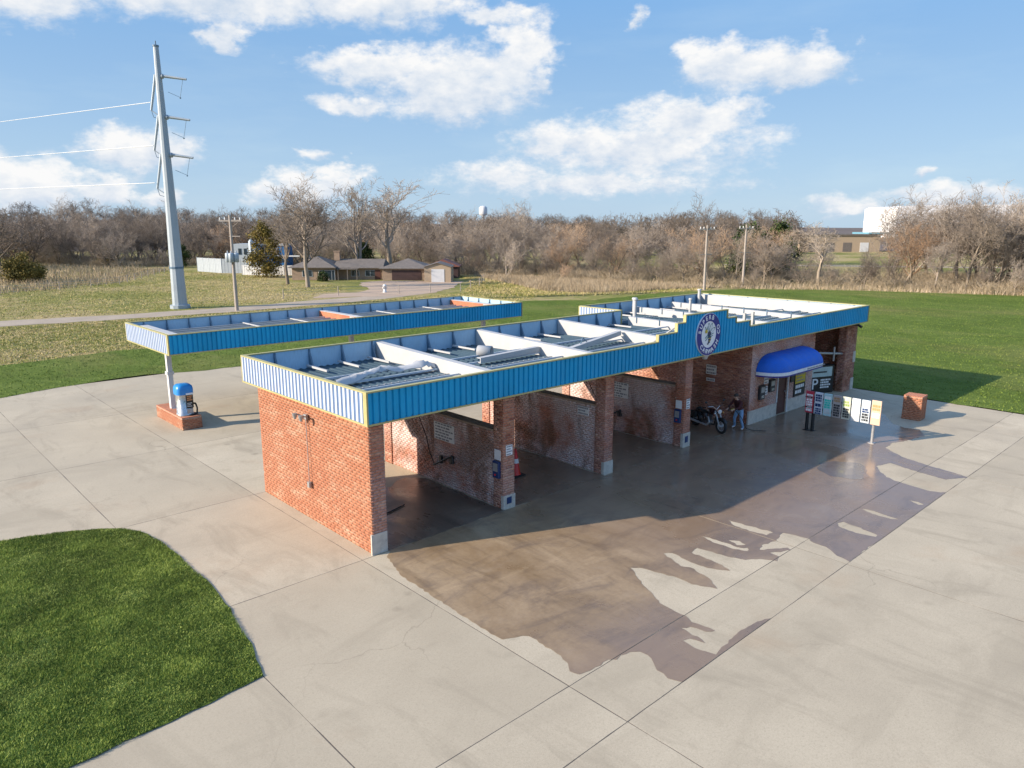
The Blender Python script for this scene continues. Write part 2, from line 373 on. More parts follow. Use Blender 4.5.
def metal_sheet(name, col, rough=.42, tint=0.0, tint_col=(.6, .7, .85), spec=.5):
    m, nt, b = mat_base(name)
    n = nz(nt, .6, 6, .6, 'World'); n2 = nz(nt, 6, 5, .65, 'World', (6, 6, .8))
    c = ramp(nt, n, [(.3, tuple(v * .82 for v in col)), (.7, tuple(min(1, v * 1.16) for v in col))])
    c = mixc(nt, mrange(nt, n2, .46, .75, 0, .5), c, tuple(v * .6 for v in col))
    n4 = nz(nt, 1.1, 5, .7, 'World', (3, 3, .25)); c = mixc(nt, mrange(nt, n4, .52, .72, 0, .22), c, tuple(min(1, v * .8 + .10) for v in col))
    o = nt.nodes.new('ShaderNodeObjectInfo'); c = mixc(nt, mrange(nt, o.outputs['Random'], 0, 1, 0, .34), c, tuple(min(1, v * 1.35 + .01) for v in col))
    if tint: c = mixc(nt, mrange(nt, n2, .2, .7, tint * .8, tint), c, tint_col)
    nt.links.new(c, b.inputs['Base Color']); nt.links.new(mrange(nt, n, .3, .7, rough - .1, rough + .12), b.inputs['Roughness'])
    b.inputs['Specular IOR Level'].default_value = spec
    return m
def foliage(name, stops, rough=.75, scale=.25, tan=0.0, coord='World'):
    m, nt, b = mat_base(name)
    n = nz(nt, scale, 5, .6, coord); t = tone_in(nt)
    f = mth(nt, 'ADD', mth(nt, 'MULTIPLY', n, .62), mth(nt, 'MULTIPLY', t, .38))
    cl = ramp(nt, f, stops)
    if tan: cl = mixc(nt, mrange(nt, nz(nt, .075, 5, .65, 'World', (1, .5, 1)), .50, .66, 0, tan), cl, (.27, .235, .085))
    nt.links.new(cl, b.inputs['Base Color']); b.inputs['Roughness'].default_value = rough; b.inputs['Specular IOR Level'].default_value = .2
    return m
def bark(name, c0, c1):
    m, nt, b = mat_base(name)
    o = nt.nodes.new('ShaderNodeObjectInfo'); n = nz(nt, 1.5, 4, .6, 'Object', (1, 1, .4))
    f = mth(nt, 'ADD', mth(nt, 'MULTIPLY', o.outputs['Random'], .6), mth(nt, 'MULTIPLY', n, .4))
    nt.links.new(ramp(nt, f, [(.15, c0), (.85, c1)]), b.inputs['Base Color']); b.inputs['Roughness'].default_value = .9; b.inputs['Specular IOR Level'].default_value = .15
    return m

MT = {}
MT['brick'] = brick_mat('brick_end_wall', pale=.55, base=((.33, .115, .058), (.375, .138, .070), (.40, .155, .080), (.43, .20, .115)))
MT['brick_pier'] = brick_mat('brick_pier', pale=.25, white=.25)
MT['brick_bay'] = brick_mat('brick_bay', white=.92, brown=.7, base=((.34, .12, .08), (.46, .165, .105), (.54, .215, .14), (.60, .32, .24)))
MT['brick_dark'] = brick_mat('brick_dark', white=.2, brown=.65)
MT['brick_room'] = brick_mat('brick_room', white=.5, pale=.35)
MT['mortar'] = simple('mortar', (.38, .28, .21), .9, var=.25, scale=4, coord='World')
MT['base_conc'] = simple('painted_concrete_base', (.50, .46, .40), .8, var=.35, scale=5, bmp=.2, coord='World')
MT['slab'] = concrete_mat('concrete', (.42, .352, .252), (.54, .463, .342), stain=.7, rust=.32)
MT['slab_gap'] = simple('joint_filler', (.10, .085, .07), .95)
MT['wet'] = wet_mat('wet_concrete', (.20, .130, .070), (.295, .205, .118), (.37, .268, .16), .16, .6)
MT['wet_bay'] = wet_mat('wet_bay_floor', (.075, .058, .046), (.14, .105, .078), (.25, .185, .13), .12, .5)
MT['blue'] = metal_sheet('blue_sheet_metal', (.004, .29, .54), .5, spec=.3)
MT['blue_pale'] = metal_sheet('pale_blue_sheet_metal', (.10, .20, .40), .6, tint=.25, tint_col=(.28, .35, .46), spec=.25)  # paler blue for the end and step fascias, ribs paler still
MT['pale_rib'] = simple('pale_rib_paint', (.40, .45, .54), .65, var=.08, coord='World')
MT['liner'] = metal_sheet('galvanised_liner', (.33, .50, .64), .55, spec=.3)
MT['brace'] = simple('liner_brace', (.10, .17, .24), .6)
MT['trim'] = simple('cream_trim', (.40, .36, .155), .55, var=.2, scale=2, coord='World')
MT['white'] = simple('white_paint', (.60, .60, .60), .55, var=.10, scale=2)
MT['whitebeam'] = simple('white_beam_paint', (.43, .43, .425), .65, var=.10, scale=1.4, coord='World')
MT['frame_white'] = simple('pale_blue_white_framing', (.46, .52, .58), .6, var=.1, coord='World')
MT['deck'] = metal_sheet('weathered_roof_deck', (.045, .078, .100), .65, spec=.25)
MT['grey'] = simple('grey_steel', (.38, .38, .38), .45, .4, var=.2)
MT['dark'] = simple('dark_plastic', (.025, .027, .03), .45, var=.3)
MT['black'] = simple('black_paint', (.012, .012, .013), .4, var=.3)
MT['rubber'] = simple('rubber', (.018, .018, .018), .8)
MT['chrome'] = simple('chrome', (.62, .62, .63), .18, 1.0, var=.08, rvar=.06)
MT['steel'] = simple('brushed_steel', (.58, .57, .55), .32, .9, var=.12, scale=6)
MT['awning'] = simple('blue_awning_cloth', (.002, .105, .52), .6, var=.22, scale=1.6, bmp=.1)
MT['valance'] = simple('white_valance', (.70, .71, .73), .6)
MT['navy'] = simple('navy_paint', (.016, .02, .22), .4, var=.1)
MT['logo_white'] = simple('sign_white', (.78, .78, .80), .4, var=.05)
MT['logo_yellow'] = simple('sign_yellow', (.55, .42, .05), .5)
MT['logo_dark'] = simple('sign_dark', (.02, .03, .09), .5)
MT['logo_green'] = simple('sign_green', (.05, .16, .15), .5)
MT['red'] = simple('red_plastic', (.62, .02, .015), .4, var=.15)
MT['orange_rust'] = simple('rusty_primer', (.50, .16, .08), .8, var=.4, scale=2.5)
MT['bluebox'] = simple('dark_blue_enamel', (.012, .04, .13), .35)
MT['domeblue'] = simple('blue_plastic_dome', (.02, .22, .58), .35, var=.1)
MT['paper'] = simple('white_notice', (.74, .74, .73), .6, var=.08, scale=8)
MT['print'] = simple('grey_print', (.22, .22, .25), .7)
MT['door'] = simple('dark_red_door', (.085, .03, .022), .6)
MT['bark'] = bark('winter_bark', (.13, .105, .08), (.34, .28, .215))
MT['bark_pale'] = bark('pale_bark', (.21, .175, .145), (.42, .36, .30))
MT['twig'] = bark('winter_twigs', (.13, .105, .085), (.49, .41, .335))
MT['twig_warm'] = bark('warm_twigs', (.28, .18, .11), (.56, .40, .27))
MT['grass'] = foliage('mown_grass', [(.28, (.065, .095, .016)), (.42, (.125, .178, .03)), (.54, (.24, .31, .058)), (.70, (.42, .48, .12))], scale=.6)
MT['grass_far'] = foliage('mown_field_grass', [(.25, (.075, .11, .016)), (.46, (.135, .19, .03)), (.62, (.185, .235, .045)), (.85, (.25, .28, .07))], scale=.22, tan=.6)
MT['straw'] = foliage('dry_straw', [(.25, (.26, .195, .115)), (.5, (.40, .31, .205)), (.8, (.54, .45, .33))], scale=.3)
MT['field'] = foliage('rough_field_grass', [(.30, (.19, .21, .045)), (.46, (.31, .29, .08)), (.56, (.48, .38, .18)), (.8, (.60, .48, .28))], scale=.075)
MT['cedar'] = foliage('cedar_leaf', [(.2, (.014, .028, .008)), (.5, (.04, .065, .018)), (.8, (.10, .12, .03))], scale=.8)
MT['cedar_rust'] = foliage('rusty_cedar_leaf', [(.2, (.05, .05, .014)), (.5, (.15, .12, .03)), (.8, (.32, .23, .06))], scale=.8)
MT['brush'] = foliage('bare_brush', [(.2, (.22, .175, .115)), (.5, (.38, .305, .21)), (.85, (.55, .45, .33))], scale=.12)
MT['gravel'] = concrete_mat('gravel', (.34, .27, .20), (.46, .38, .29), stain=.3)
MT['drive'] = concrete_mat('sandy_drive', (.45, .33, .235), (.53, .40, .295), stain=.3)
MT['galv'] = simple('galvanised_pole', (.34, .39, .43), .55, .2, var=.12, scale=.6)
MT['wood_pole'] = simple('weathered_wood_pole', (.36, .31, .27), .9, var=.25)
MT['wire'] = simple('aluminium_wire', (.68, .69, .70), .5)
MT['roof'] = simple('grey_shingle', (.15, .13, .115), .9, var=.35, scale=2, bmp=.3)
MT['tanbrick'] = simple('tan_house_brick', (.30, .215, .155), .9, var=.3, scale=2)
MT['tan'] = simple('tan_siding', (.38, .29, .20), .8, var=.15)
MT['garage'] = simple('dark_garage_door', (.055, .028, .026), .6)
MT['glass'] = simple('window_glass', (.03, .045, .06), .08, var=.2, rvar=.03)
MT['bluesteel'] = simple('blue_painted_cladding', (.02, .12, .30), .5)
MT['binblue'] = simple('blue_bin_plastic', (.01, .05, .28), .4)
MT['redroof'] = simple('red_metal_roof', (.20, .075, .055), .7)
MT['denim'] = simple('denim', (.20, .33, .50), .8, var=.25, scale=14)
MT['maroon'] = simple('dark_maroon_cotton', (.06, .012, .014), .85)
MT['skin'] = simple('skin', (.46, .27, .19), .55, var=.06)
MT['hair'] = simple('dark_hair', (.045, .028, .02), .7)
MT['shoe'] = simple('pale_shoe', (.50, .47, .44), .7)
MT['yellow'] = simple('yellow_board', (.55, .42, .02), .5)
MT['hill'] = foliage('wooded_hill', [(.25, (.12, .09, .07)), (.5, (.19, .15, .125)), (.8, (.27, .22, .18))], scale=.03)

# ------------------------------------------------------------------ the ground
def flat(name, poly, z, mat, jitter=0.0, step=.6, holes=(), seed=1, cuts=None):
    """filled sheet from an outline; outline can be roughened"""
    rr = random.Random(seed); cu = bpy.data.curves.new('outline', 'CURVE'); cu.dimensions = '2D'; cu.fill_mode = 'BOTH'
    for pl in [poly] + list(holes):
        pts = []
        n = len(pl)
        for i in range(n):
            a = Vector(pl[i]); b = Vector(pl[(i + 1) % n]); L = (b - a).length; k = max(1, int(L / step)) if jitter else 1
            nrm = Vector((-(b - a).y, (b - a).x)).normalized() if L > 1e-6 else Vector((0, 0))
            for j in range(k):
                p = a.lerp(b, j / k)
                if jitter: p = p + nrm * rr.uniform(-jitter, jitter)
                pts.append(p)
        sp = cu.splines.new('POLY'); sp.points.add(len(pts) - 1); sp.use_cyclic_u = True
        for q, p in zip(sp.points, pts): q.co = (p.x, p.y, 0, 1)
    ob = bpy.data.objects.new('outline', cu); COL.objects.link(ob)
    dg = bpy.context.evaluated_depsgraph_get(); me = bpy.data.meshes.new_from_object(ob.evaluated_get(dg))
    bpy.data.objects.remove(ob); bpy.data.curves.remove(cu)
    me.name = name; me.materials.clear()
    for v in me.vertices: v.co.z = z
    nr = sum((p.normal.z * p.area for p in me.polygons), 0.0)
    if nr < 0: me.flip_normals()
    if cuts:
        import bmesh
        bm = bmesh.new(); bm.from_mesh(me)
        for axis, c, hw in cuts:
            nv = (1, 0, 0) if axis == 0 else (0, 1, 0)
            for e in (-hw, hw):
                bmesh.ops.bisect_plane(bm, geom=bm.verts[:] + bm.edges[:] + bm.faces[:], plane_co=(c + e if axis == 0 else 0, c + e if axis == 1 else 0, 0), plane_no=nv)
            dead = [f for f in bm.faces if abs(f.calc_center_median()[axis] - c) < hw * .99]
            bmesh.ops.delete(bm, geom=dead, context='FACES')
        bm.to_mesh(me); bm.free()
    return link(name, me, mat)

def ground_mat():
    m, nt, b = mat_base('field_ground')
    n = nz(nt, .045, 6, .6, 'World', (1, 1.0, 1)); n2 = nz(nt, .6, 6, .7, 'World'); n3 = nz(nt, 6, 4, .7, 'World')
    f = mth(nt, 'ADD', mth(nt, 'MULTIPLY', n, .6), mth(nt, 'MULTIPLY', n2, .4))
    c = ramp(nt, f, [(.36, (.16, .18, .042)), (.47, (.25, .245, .07)), (.54, (.40, .32, .15)), (.72, (.50, .39, .22))])
    c = mixc(nt, mrange(nt, n3, .35, .7, 0, .45), c, (.11, .085, .045))
    nt.links.new(c, b.inputs['Base Color']); b.inputs['Roughness'].default_value = .95; b.inputs['Specular IOR Level'].default_value = .1
    bump(nt, b, n3, .8, .12); return m
def lawn_mat():
    m, nt, b = mat_base('lawn_ground')
    n = nz(nt, .22, 5, .6, 'World', (1, .6, 1)); n2 = nz(nt, 1.6, 6, .75, 'World', (1, .5, 1)); n3 = nz(nt, 9, 4, .75, 'World')
    f = mth(nt, 'ADD', mth(nt, 'MULTIPLY', n, .45), mth(nt, 'MULTIPLY', n2, .55))
    c = ramp(nt, f, [(.34, (.065, .095, .014)), (.5, (.108, .155, .026)), (.66, (.17, .215, .05))])
    tp = nz(nt, .075, 5, .65, 'World', (1, .5, 1)); c = mixc(nt, mrange(nt, tp, .50, .66, 0, .6), c, (.235, .205, .075))
    c = mixc(nt, mrange(nt, n3, .42, .7, 0, .5), c, (.06, .08, .022))
    nt.links.new(c, b.inputs['Base Color']); b.inputs['Roughness'].default_value = .95; b.inputs['Specular IOR Level'].default_value = .1
    bump(nt, b, n3, .9, .08); return m
MT['ground'] = ground_mat(); MT['lawn'] = lawn_mat()

# one sheet to the horizon
gv = []; S_ = [-2500, -800, -300, -120, -60, -20, 20, 60, 100, 160, 260, 400, 800, 2500]
me = MB(); idx = {}
for i, x in enumerate(S_):
    for j, y in enumerate(S_): idx[i, j] = len(me.v); me.v.append((x, y, -0.06))
for i in range(len(S_) - 1):
    for j in range(len(S_) - 1): me.f.append((idx[i, j], idx[i + 1, j], idx[i + 1, j + 1], idx[i, j + 1])); me.sm.append(False)
structure(me.build('ground', MT['ground']))

LAWN_BACK = [(-60, 24.0), (-25, 26.5), (-3.83, 27.41), (-1.08, 28.28), (2.29, 29.08), (8.41, 27.6), (18, 27.7), (29.5, 27.9), (29.5, 9.6), (29.5, -8), (29.3, -40), (140, -40), (150, -30),
             (98.8, 7.9), (92.2, 23.8), (82.8, 36.7), (69, 40.9), (56.2, 40.5), (48.5, 45.5), (40.7, 46.7), (30.6, 43.4), (17.3, 37.6), (9.7, 37.8), (5.1, 39.1), (1, 38.5), (-2.3, 37.8), (-30, 37), (-60, 36)]
structure(flat('lawn', LAWN_BACK, 0.012, MT['lawn'], .22, 1.0, seed=3))
LAWN_ISLE = [(-4.33, -3.04), (-4.04, -1.85), (-3.77, -0.21), (-3.64, 1.58), (-3.65, 3.21), (-3.68, 4.64), (-3.88, 5.64), (-4.23, 6.24), (-4.65, 6.58), (-5.52, 7.07), (-6.18, 7.32), (-6.83, 7.49), (-9.5, 7.7), (-13, 7.3), (-16, 5), (-16.5, 1), (-15, -2), (-11, -3.3), (-7.52, -3.29), (-6.03, -3.2)]
structure(flat('lawn_island', LAWN_ISLE, 0.02, MT['lawn'], .05, .3, seed=4))
ROAD = [(-80, 61.5), (1.06, 59.75), (9.99, 58.3), (20.78, 57.3), (32, 57.6), (42, 59.2), (47.5, 61.5), (43, 63.2), (30, 62.4), (22.8, 61.6), (11.2, 62.2), (1.8, 64.2), (-80, 67)]
structure(flat('gravel_road', ROAD, -0.045, MT['gravel'], .25, 1.5, seed=5))
DRIVE = [(42.8, 59.8), (48.5, 61.6), (55.3, 66.0), (60.5, 71.5), (64.2, 74.5), (61, 79.0), (55.5, 84.0), (51, 83.6), (48, 79), (45, 71.5), (41, 68.4), (36.5, 69), (33, 64.9), (38, 63.3)]
structure(flat('driveway', DRIVE, -0.04, MT['drive'], .3, 1.3, seed=6))
structure(flat('far_road', [(215, -25), (168, 32), (140, 74), (143, 77), (172, 35), (220, -22)], -0.045, MT['gravel'], .2, 5))

# the concrete apron: slabs with open joints over a darker bed
ap = MB(); ap.box(-44, -44, -.20, 29.4, 28.6, -.0018)
apron = structure(ap.build('apron', MT['slab_gap']))
XL = [-44, -30, -16, -4.3, -.32, 8.45, 18.05, 29.4]
YL = [-44, -30, -19, -8.5, -7.15, -.06, 6.3, 13.2, 20.2, 28.6]
RJ = random.Random(4)
APRON_OUT = [(-44, -44), (29.3, -44), (29.4, -8), (29.45, 9), (29.4, 27.7), (18, 27.5), (8.41, 27.5), (2.3, 28.6), (-1.1, 28.2), (-3.83, 27.4), (-25, 26.2), (-44, 24.6)]
for i in range(len(XL) - 1):
    for j in range(len(YL) - 1):
        x0, x1, y0, y1 = XL[i], XL[i + 1], YL[j], YL[j + 1]
        if y0 > -1 and 0 < x0 < 20 and y1 < 7 and i not in (0,): pass
        g = .009
        yb1 = y1
        P = []
        for (ax, ay), (bx, by) in (((x0 + g, y0 + g), (x1 - g, y0 + g)), ((x1 - g, y0 + g), (x1 - g, yb1 - g)), ((x1 - g, yb1 - g), (x0 + g, yb1 - g)), ((x0 + g, yb1 - g), (x0 + g, y0 + g))):
            L = math.hypot(bx - ax, by - ay); n = max(1, int(L / .45))
            for k in range(n): P.append((ax + (bx - ax) * k / n + RJ.uniform(-.006, .006), ay + (by - ay) * k / n + RJ.uniform(-.006, .006)))
        b = MB(); b.prism(P, -.03, 0.0)
        structure(b.build('slab', MT['slab'], apron))

WET = [(0.26, -0.30), (-0.09, -1.51), (-0.12, -2.44), (-0.16, -3.63), (-0.2, -4.73), (-0.18, -5.19), (0.09, -5.29), (0.33, -5.45), (0.29, -6.07), (0.26, -6.37), (0.19, -6.63), (0.02, -6.85), (0.08, -7.06), (0.23, -7.1), (0.47, -7.1), (0.85, -7.1), (0.99, -7.24), (1.14, -7.19), (1.38, -7.22), (1.52, -7.36), (1.57, -7.54), (1.45, -7.75), (1.29, -7.96), (1.22, -8.24), (1.31, -8.53), (1.82, -8.53), (2.49, -8.53), (4.69, -8.53), (4.39, -8.4), (3.72, -8.33), (2.98, -8.37), (2.54, -8.44), (2.48, -8.25), (2.46, -7.89), (2.5, -7.68), (2.68, -7.75), (2.76, -8.07), (2.82, -7.82), (2.87, -7.4), (3.05, -7.51), (3.12, -7.84), (3.29, -7.95), (3.3, -7.69), (3.25, -7.42), (3.35, -7.18), (3.39, -6.81), (3.42, -6.47), (3.75, -5.83), (4.06, -5.37), (4.32, -4.92), (4.48, -5.11), (4.57, -5.49), (4.7, -5.9), (4.71, -6.46), (4.81, -6.75), (4.93, -6.99), (5.19, -6.7), (5.33, -6.27), (5.43, -5.92), (5.31, -5.74), (5.43, -5.39), (5.59, -5.02), (5.77, -5.15), (5.67, -5.92), (5.74, -6.35), (5.98, -6.73), (6.11, -6.4), (6.13, -5.94), (6.15, -5.47), (6.51, -5.42), (6.58, -5.82), (6.66, -6.3), (6.79, -6.65), (7.12, -6.88), (7.33, -7.23), (7.64, -7.12), (7.63, -6.88), (7.88, -7.02), (8.21, -7.17), (8.26, -7.05), (7.61, -6.61), (7.93, -6.49), (8.44, -6.62), (9.1, -6.48), (9.19, -6.78), (9.22, -7.16), (9.07, -7.37), (9.06, -7.54), (9.08, -7.72), (8.82, -8.02), (8.69, -8.26), (8.62, -8.53), (9.75, -8.47), (10.83, -8.53), (12.69, -8.53), (14.22, -8.53), (15.48, -8.53), (15.99, -8.53), (15.72, -8.38), (15.65, -8.1), (15.69, -7.64), (15.76, -7.31), (15.85, -7.0), (16.04, -6.64), (16.41, -6.28), (16.98, -5.92), (17.7, -6.13), (17.5, -6.7), (17.32, -7.41), (17.2, -8.08), (17.99, -8.53), (18.19, -8.07), (18.38, -7.22), (18.71, -6.28), (19.16, -5.7), (19.48, -5.3), (20.37, -5.22), (21.04, -5.47), (22.39, -5.75), (23.21, -5.29), (23.08, -4.75), (23.39, -4.16), (24.75, -3.33), (25.32, -2.08), (25.42, -0.54), (25.0, -.10), (18.65, -.075), (8, -.0655), (.5, -.0655)]
HOLES = [[(10.87, -7.2), (11.07, -7.29), (10.99, -7.8), (10.83, -8.3), (10.66, -8.35), (10.57, -7.97), (10.61, -7.54), (10.68, -7.32)],
         [(12.48, -7.25), (12.58, -7.45), (12.5, -7.9), (12.46, -8.3), (12.29, -8.12), (12.3, -7.61)],
         [(14.31, -7.94), (14.33, -8.19), (14.22, -8.38), (14.06, -8.28)],
         [(7.27, -5.08), (7.32, -5.49), (7.34, -6.19), (7.5, -6.34), (7.3, -6.42), (7.14, -6.01), (7.14, -5.41)],
         [(8.79, -4.97), (8.82, -5.49), (8.9, -6.10), (8.9, -6.3), (8.63, -6.25), (8.54, -5.8), (8.54, -5.33)],
         [(7.56, -5.71), (7.73, -5.96), (7.62, -6.2), (7.45, -6.04)]]
CUTS = [(1, -7.15, .010), (1, -8.60, .107), (0, 8.45, .009), (0, 18.05, .009)]
structure(flat('wet_patch', WET, .004, MT['wet'], .028, .10, HOLES, 7, CUTS))
def bay_wet(x0, x1, yb, seed):
    rr = random.Random(seed); top = [(x1 - (x1 - x0) * k / 9, yb + rr.uniform(-.35, .35)) for k in range(10)]
    structure(flat('wet_floor', [(x0, -.053), (x1, -.053)] + top, .005, MT['wet_bay'], .03, .3, seed=seed))
PX = [0.0, 4.557, 9.157, 13.807, 18.653]; PW = .46
bay_wet(.47, 4.55, 4.1, 1); bay_wet(5.03, 9.15, 5.9, 2); bay_wet(9.63, 13.8, 5.9, 3); bay_wet(14.28, 18.63, 5.9, 4)
structure(flat('puddle', [(15.2, -4.6), (16.0, -4.4), (16.6, -4.9), (16.9, -5.5), (16.2, -5.9), (15.6, -6.3), (15.0, -6.0), (14.7, -5.2)], .007, simple('standing_water', (.13, .105, .095), .20, rvar=.10), .08, .2, seed=9))

# ------------------------------------------------------------------ bricks
RB = np.random.RandomState(11); RBJ = random.Random(8)
def brick_rows(o, u, n, L, H, skips=(), bl=.207, bh=.066, jt=.011, hj=.003, z0=0.0):
    """list of (u0,u1,z0,z1) of a running bond"""
    out = []; z = z0 + jt; r = 0
    while z + bh <= z0 + H + 1e-6:
        uu = -(bl + hj) / 2 * (r % 2) + hj - RBJ.uniform(0, .06)
        while uu < L:
            a, b = max(uu, .003), min(uu + bl, L - .003)
            if L - b < .045: b = L - .003
            if b - a > .03 and not any(s[0] < (a + b) / 2 < s[1] and s[2] < z + bh / 2 < s[3] for s in skips): out.append((a, b, z, z + bh))
            uu += bl + hj
            if L - uu < .045: break
        z += bh + jt; r += 1
    return np.array(out)
def brick_boxes(o, u, n, rows):
    o, u, n = (np.array(v, float) for v in (o, u, n)); k = len(rows); p = .006 + RB.uniform(-.0012, .0012, k)
    a, b, z0, z1 = rows.T
    def P(uu, zz, d): return o + uu[:, None] * u + zz[:, None] * np.array([0, 0, 1.0]) + d[:, None] * n
    zero = np.zeros(k) - .004
    V = np.stack([P(a, z0, zero), P(b, z0, zero), P(b, z1, zero), P(a, z1, zero), P(a, z0, p), P(b, z0, p), P(b, z1, p), P(a, z1, p)], 1)
    F = np.array([(4, 5, 6, 7), (0, 1, 5, 4), (1, 2, 6, 5), (2, 3, 7, 6), (3, 0, 4, 7)])
    if np.dot(np.cross(u, [0, 0, 1.0]), n) < 0: F = F[:, ::-1]
    Fi = (np.arange(k)[:, None, None] * 8 + F[None]).reshape(-1, 4)
    rw = np.unique(rows[:, 2], return_inverse=True)[1]; tone = np.repeat(np.clip(.55 * RB.rand(rw.max() + 1)[rw] + .45 * RB.rand(k), 0, .999), 8)
    return V.reshape(-1, 3), Fi, tone
def brick_mesh(name, faces, mat, parent):
    """faces: list of (o,u,n,L,H[,skips]) -> one joined part"""
    Vs, Fs, Ts = [], [], []; off = 0
    for f in faces:
        o, u, n, L, H = f[:5]; sk = f[5] if len(f) > 5 else ()
        V, F, T = brick_boxes(o, u, n, brick_rows(o, u, n, L, H, sk)); Vs.append(V); Fs.append(F + off); Ts.append(T); off += len(V)
    return stuff(link(name, np_mesh_idx(name, np.concatenate(Vs), np.concatenate(Fs), np.concatenate(Ts)), mat, parent))

# ------------------------------------------------------------------ the car wash building
HB, HT = 3.545, 4.373
CW = thing('car_wash', 'long red brick car wash with open wash bays and ribbed blue metal fascia', 'car wash')
# end wall, facing the sun
w = MB(); w.box(.012, .012, 0, .30, 6.29, HB); wall = w.build('end_wall', MT['mortar'], CW)
rows = brick_rows(None, None, None, 6.3067, HB)
d_ = np.hypot(rows[:, 0], (rows[:, 2] - 1.8) * .8); order = np.argsort(rows[:, 0] + .0 * d_)
near, rest = rows[order[:300]], rows[order[300:]]
full = near[np.abs((near[:, 1] - near[:, 0]) - .207) < 1e-4]; cut = near[np.abs((near[:, 1] - near[:, 0]) - .207) >= 1e-4]
O_, U_, N_ = (.012, 0, 0), (0, 1, 0), (-1, 0, 0)
V, F, T = brick_boxes(O_, U_, N_, rest)
stuff(link('bricks', np_mesh_idx('bricks', V, F, T), MT['brick'], wall))
protos = {}
for a, b, z0, z1 in near:
    key = round(b - a, 3)
    if key not in protos:
        V, F, T = brick_boxes((0, 0, 0), U_, N_, np.array([(0, b - a, 0, z1 - z0)])); protos[key] = np_mesh_idx('brick', V, F, np.zeros(8)); protos[key].materials.append(MT['brick'])
    o = bpy.data.objects.new('brick', protos[key]); COL.objects.link(o); o.parent = wall; o.location = (.012 + RB.uniform(-.002, .003), a, z0)
w = MB(); w.box(.0, -.018, 0, .474, .03, .55); w.build('concrete_base', MT['base_conc'], CW)
# pier at the end wall front, then the dividing walls
def pier(x, y0, y1, z1, mat, zb=.5, base=True):
    w = MB(); w.box(x + .012, y0 + .012, 0, x + PW - .012, y1, z1); p = w.build('pier', MT['mortar'], CW)
    brick_mesh('bricks', [((x, y0 + .012, 0), (1, 0, 0), (0, -1, 0), PW, z1), ((x + .012, y0, 0), (0, 1, 0), (-1, 0, 0), y1 - y0, z1), ((x + PW - .012, y0, 0), (0, 1, 0), (1, 0, 0), y1 - y0, z1), ((x, y1 - .004, 0), (1, 0, 0), (0, 1, 0), PW, z1)], mat, p)
    if base:
        w = MB(); w.box(x + .0, y0 - .016, 0, x + PW + .014, y0 + .10, zb); w.build('concrete_base', MT['base_conc'], p)
    return p
w = MB(); w.box(.302, .012, 0, PW - .012, .42, HB); p0 = w.build('pier', MT['mortar'], CW)
brick_mesh('bricks', [((.012, .012, 0), (1, 0, 0), (0, -1, 0), PW - .012, HB), ((PW - .012, .012, 0), (0, 1, 0), (1, 0, 0), .41, HB)], MT['brick_pier'], p0)
brick_mesh('bricks', [((.30, .44, 0), (0, 1, 0), (1, 0, 0), 5.8, HB)], MT['brick_bay'], wall)
WH = 2.36
for k, x in enumerate(PX[1:4]):
    pier(x, 0, .43, HB, MT['brick_pier'], [.42, .45, .55][k])
    pier(x, 5.88, 6.31, HB, MT['brick_pier'], base=False)
    w = MB(); w.box(x + .055, .426, 0, x + PW - .055, 5.876, WH); dw = w.build('dividing_wall', MT['mortar'], CW)
    brick_mesh('bricks', [((x + .055, .43, 0), (0, 1, 0), (-1, 0, 0), 5.44, WH), ((x + PW - .055, .43, 0), (0, 1, 0), (1, 0, 0), 5.44, WH)], MT['brick_bay'], dw)
    w = MB(); w.box(x + .03, .435, WH + .002, x + PW - .03, 5.87, WH + .022); w.build('wall_cap', MT['mortar'], dw)
pier(-0.001, 5.87, 6.30, HB, MT['brick_pier'], base=False) if False else None
# equipment room
XR0, XR1, YB = 18.653, 24.45, 9.25
w = MB(); w.box(XR0 + .012, .012, 0, XR0 + .3, YB, HB); w.box(XR0 + .302, .012, 0, 21.08, .3, HB); w.box(21.97, .012, 0, XR1 - .302, .3, HB); w.box(21.082, .012, 2.08, 21.968, .3, HB)
w.box(XR1 - .3, .012, 0, XR1 - .012, YB, HB); w.box(XR0 + .302, YB - .3, 0, XR1 - .302, YB, HB)
room = w.build('equipment_room', MT['mortar'], CW)
brick_mesh('bricks', [((XR0 + .012, 0.012, 0), (0, 1, 0), (-1, 0, 0), YB, HB)], MT['brick_dark'], room)
brick_mesh('bricks', [((XR0 + .012, .012, 0), (1, 0, 0), (0, -1, 0), XR1 - XR0 - .02, HB, [(21.08 - XR0 - .012, 21.97 - XR0 - .012, 0, 2.08), (0, 2.42, 0, .55), (3.3, 6, 0, .55)]), ((XR1 - .012, .012, 0), (0, 1, 0), (1, 0, 0), YB, HB), ((XR0, YB - .004, 0), (1, 0, 0), (0, 1, 0), XR1 - XR0, HB)], MT['brick_room'], room)
w = MB(); w.box(XR0 - .01, -.022, 0, 21.06, .05, .585); w.box(21.99, -.022, 0, XR1 + .01, .05, .575); w.build('concrete_base', MT['base_conc'], room)
w = MB(); w.box(21.085, .06, .01, 21.965, .11, 2.06); dr = w.build('door', MT['door'], room)
w = MB(); w.tube((21.85, .05, 1.0), (21.85, .0, 1.0), .02); w.tube((21.85, .0, 1.0), (21.74, .0, 1.0), .015); w.build('handle', MT['grey'], dr)
w = MB(); w.box(21.975, -.03, 0, 22.05, .06, 2.12); w.box(21.0, -.03, 2.09, 21.973, .06, 2.15); w.box(21.0, -.03, .6, 21.07, .06, 2.088); w.build('door_frame', MT['white'], room)
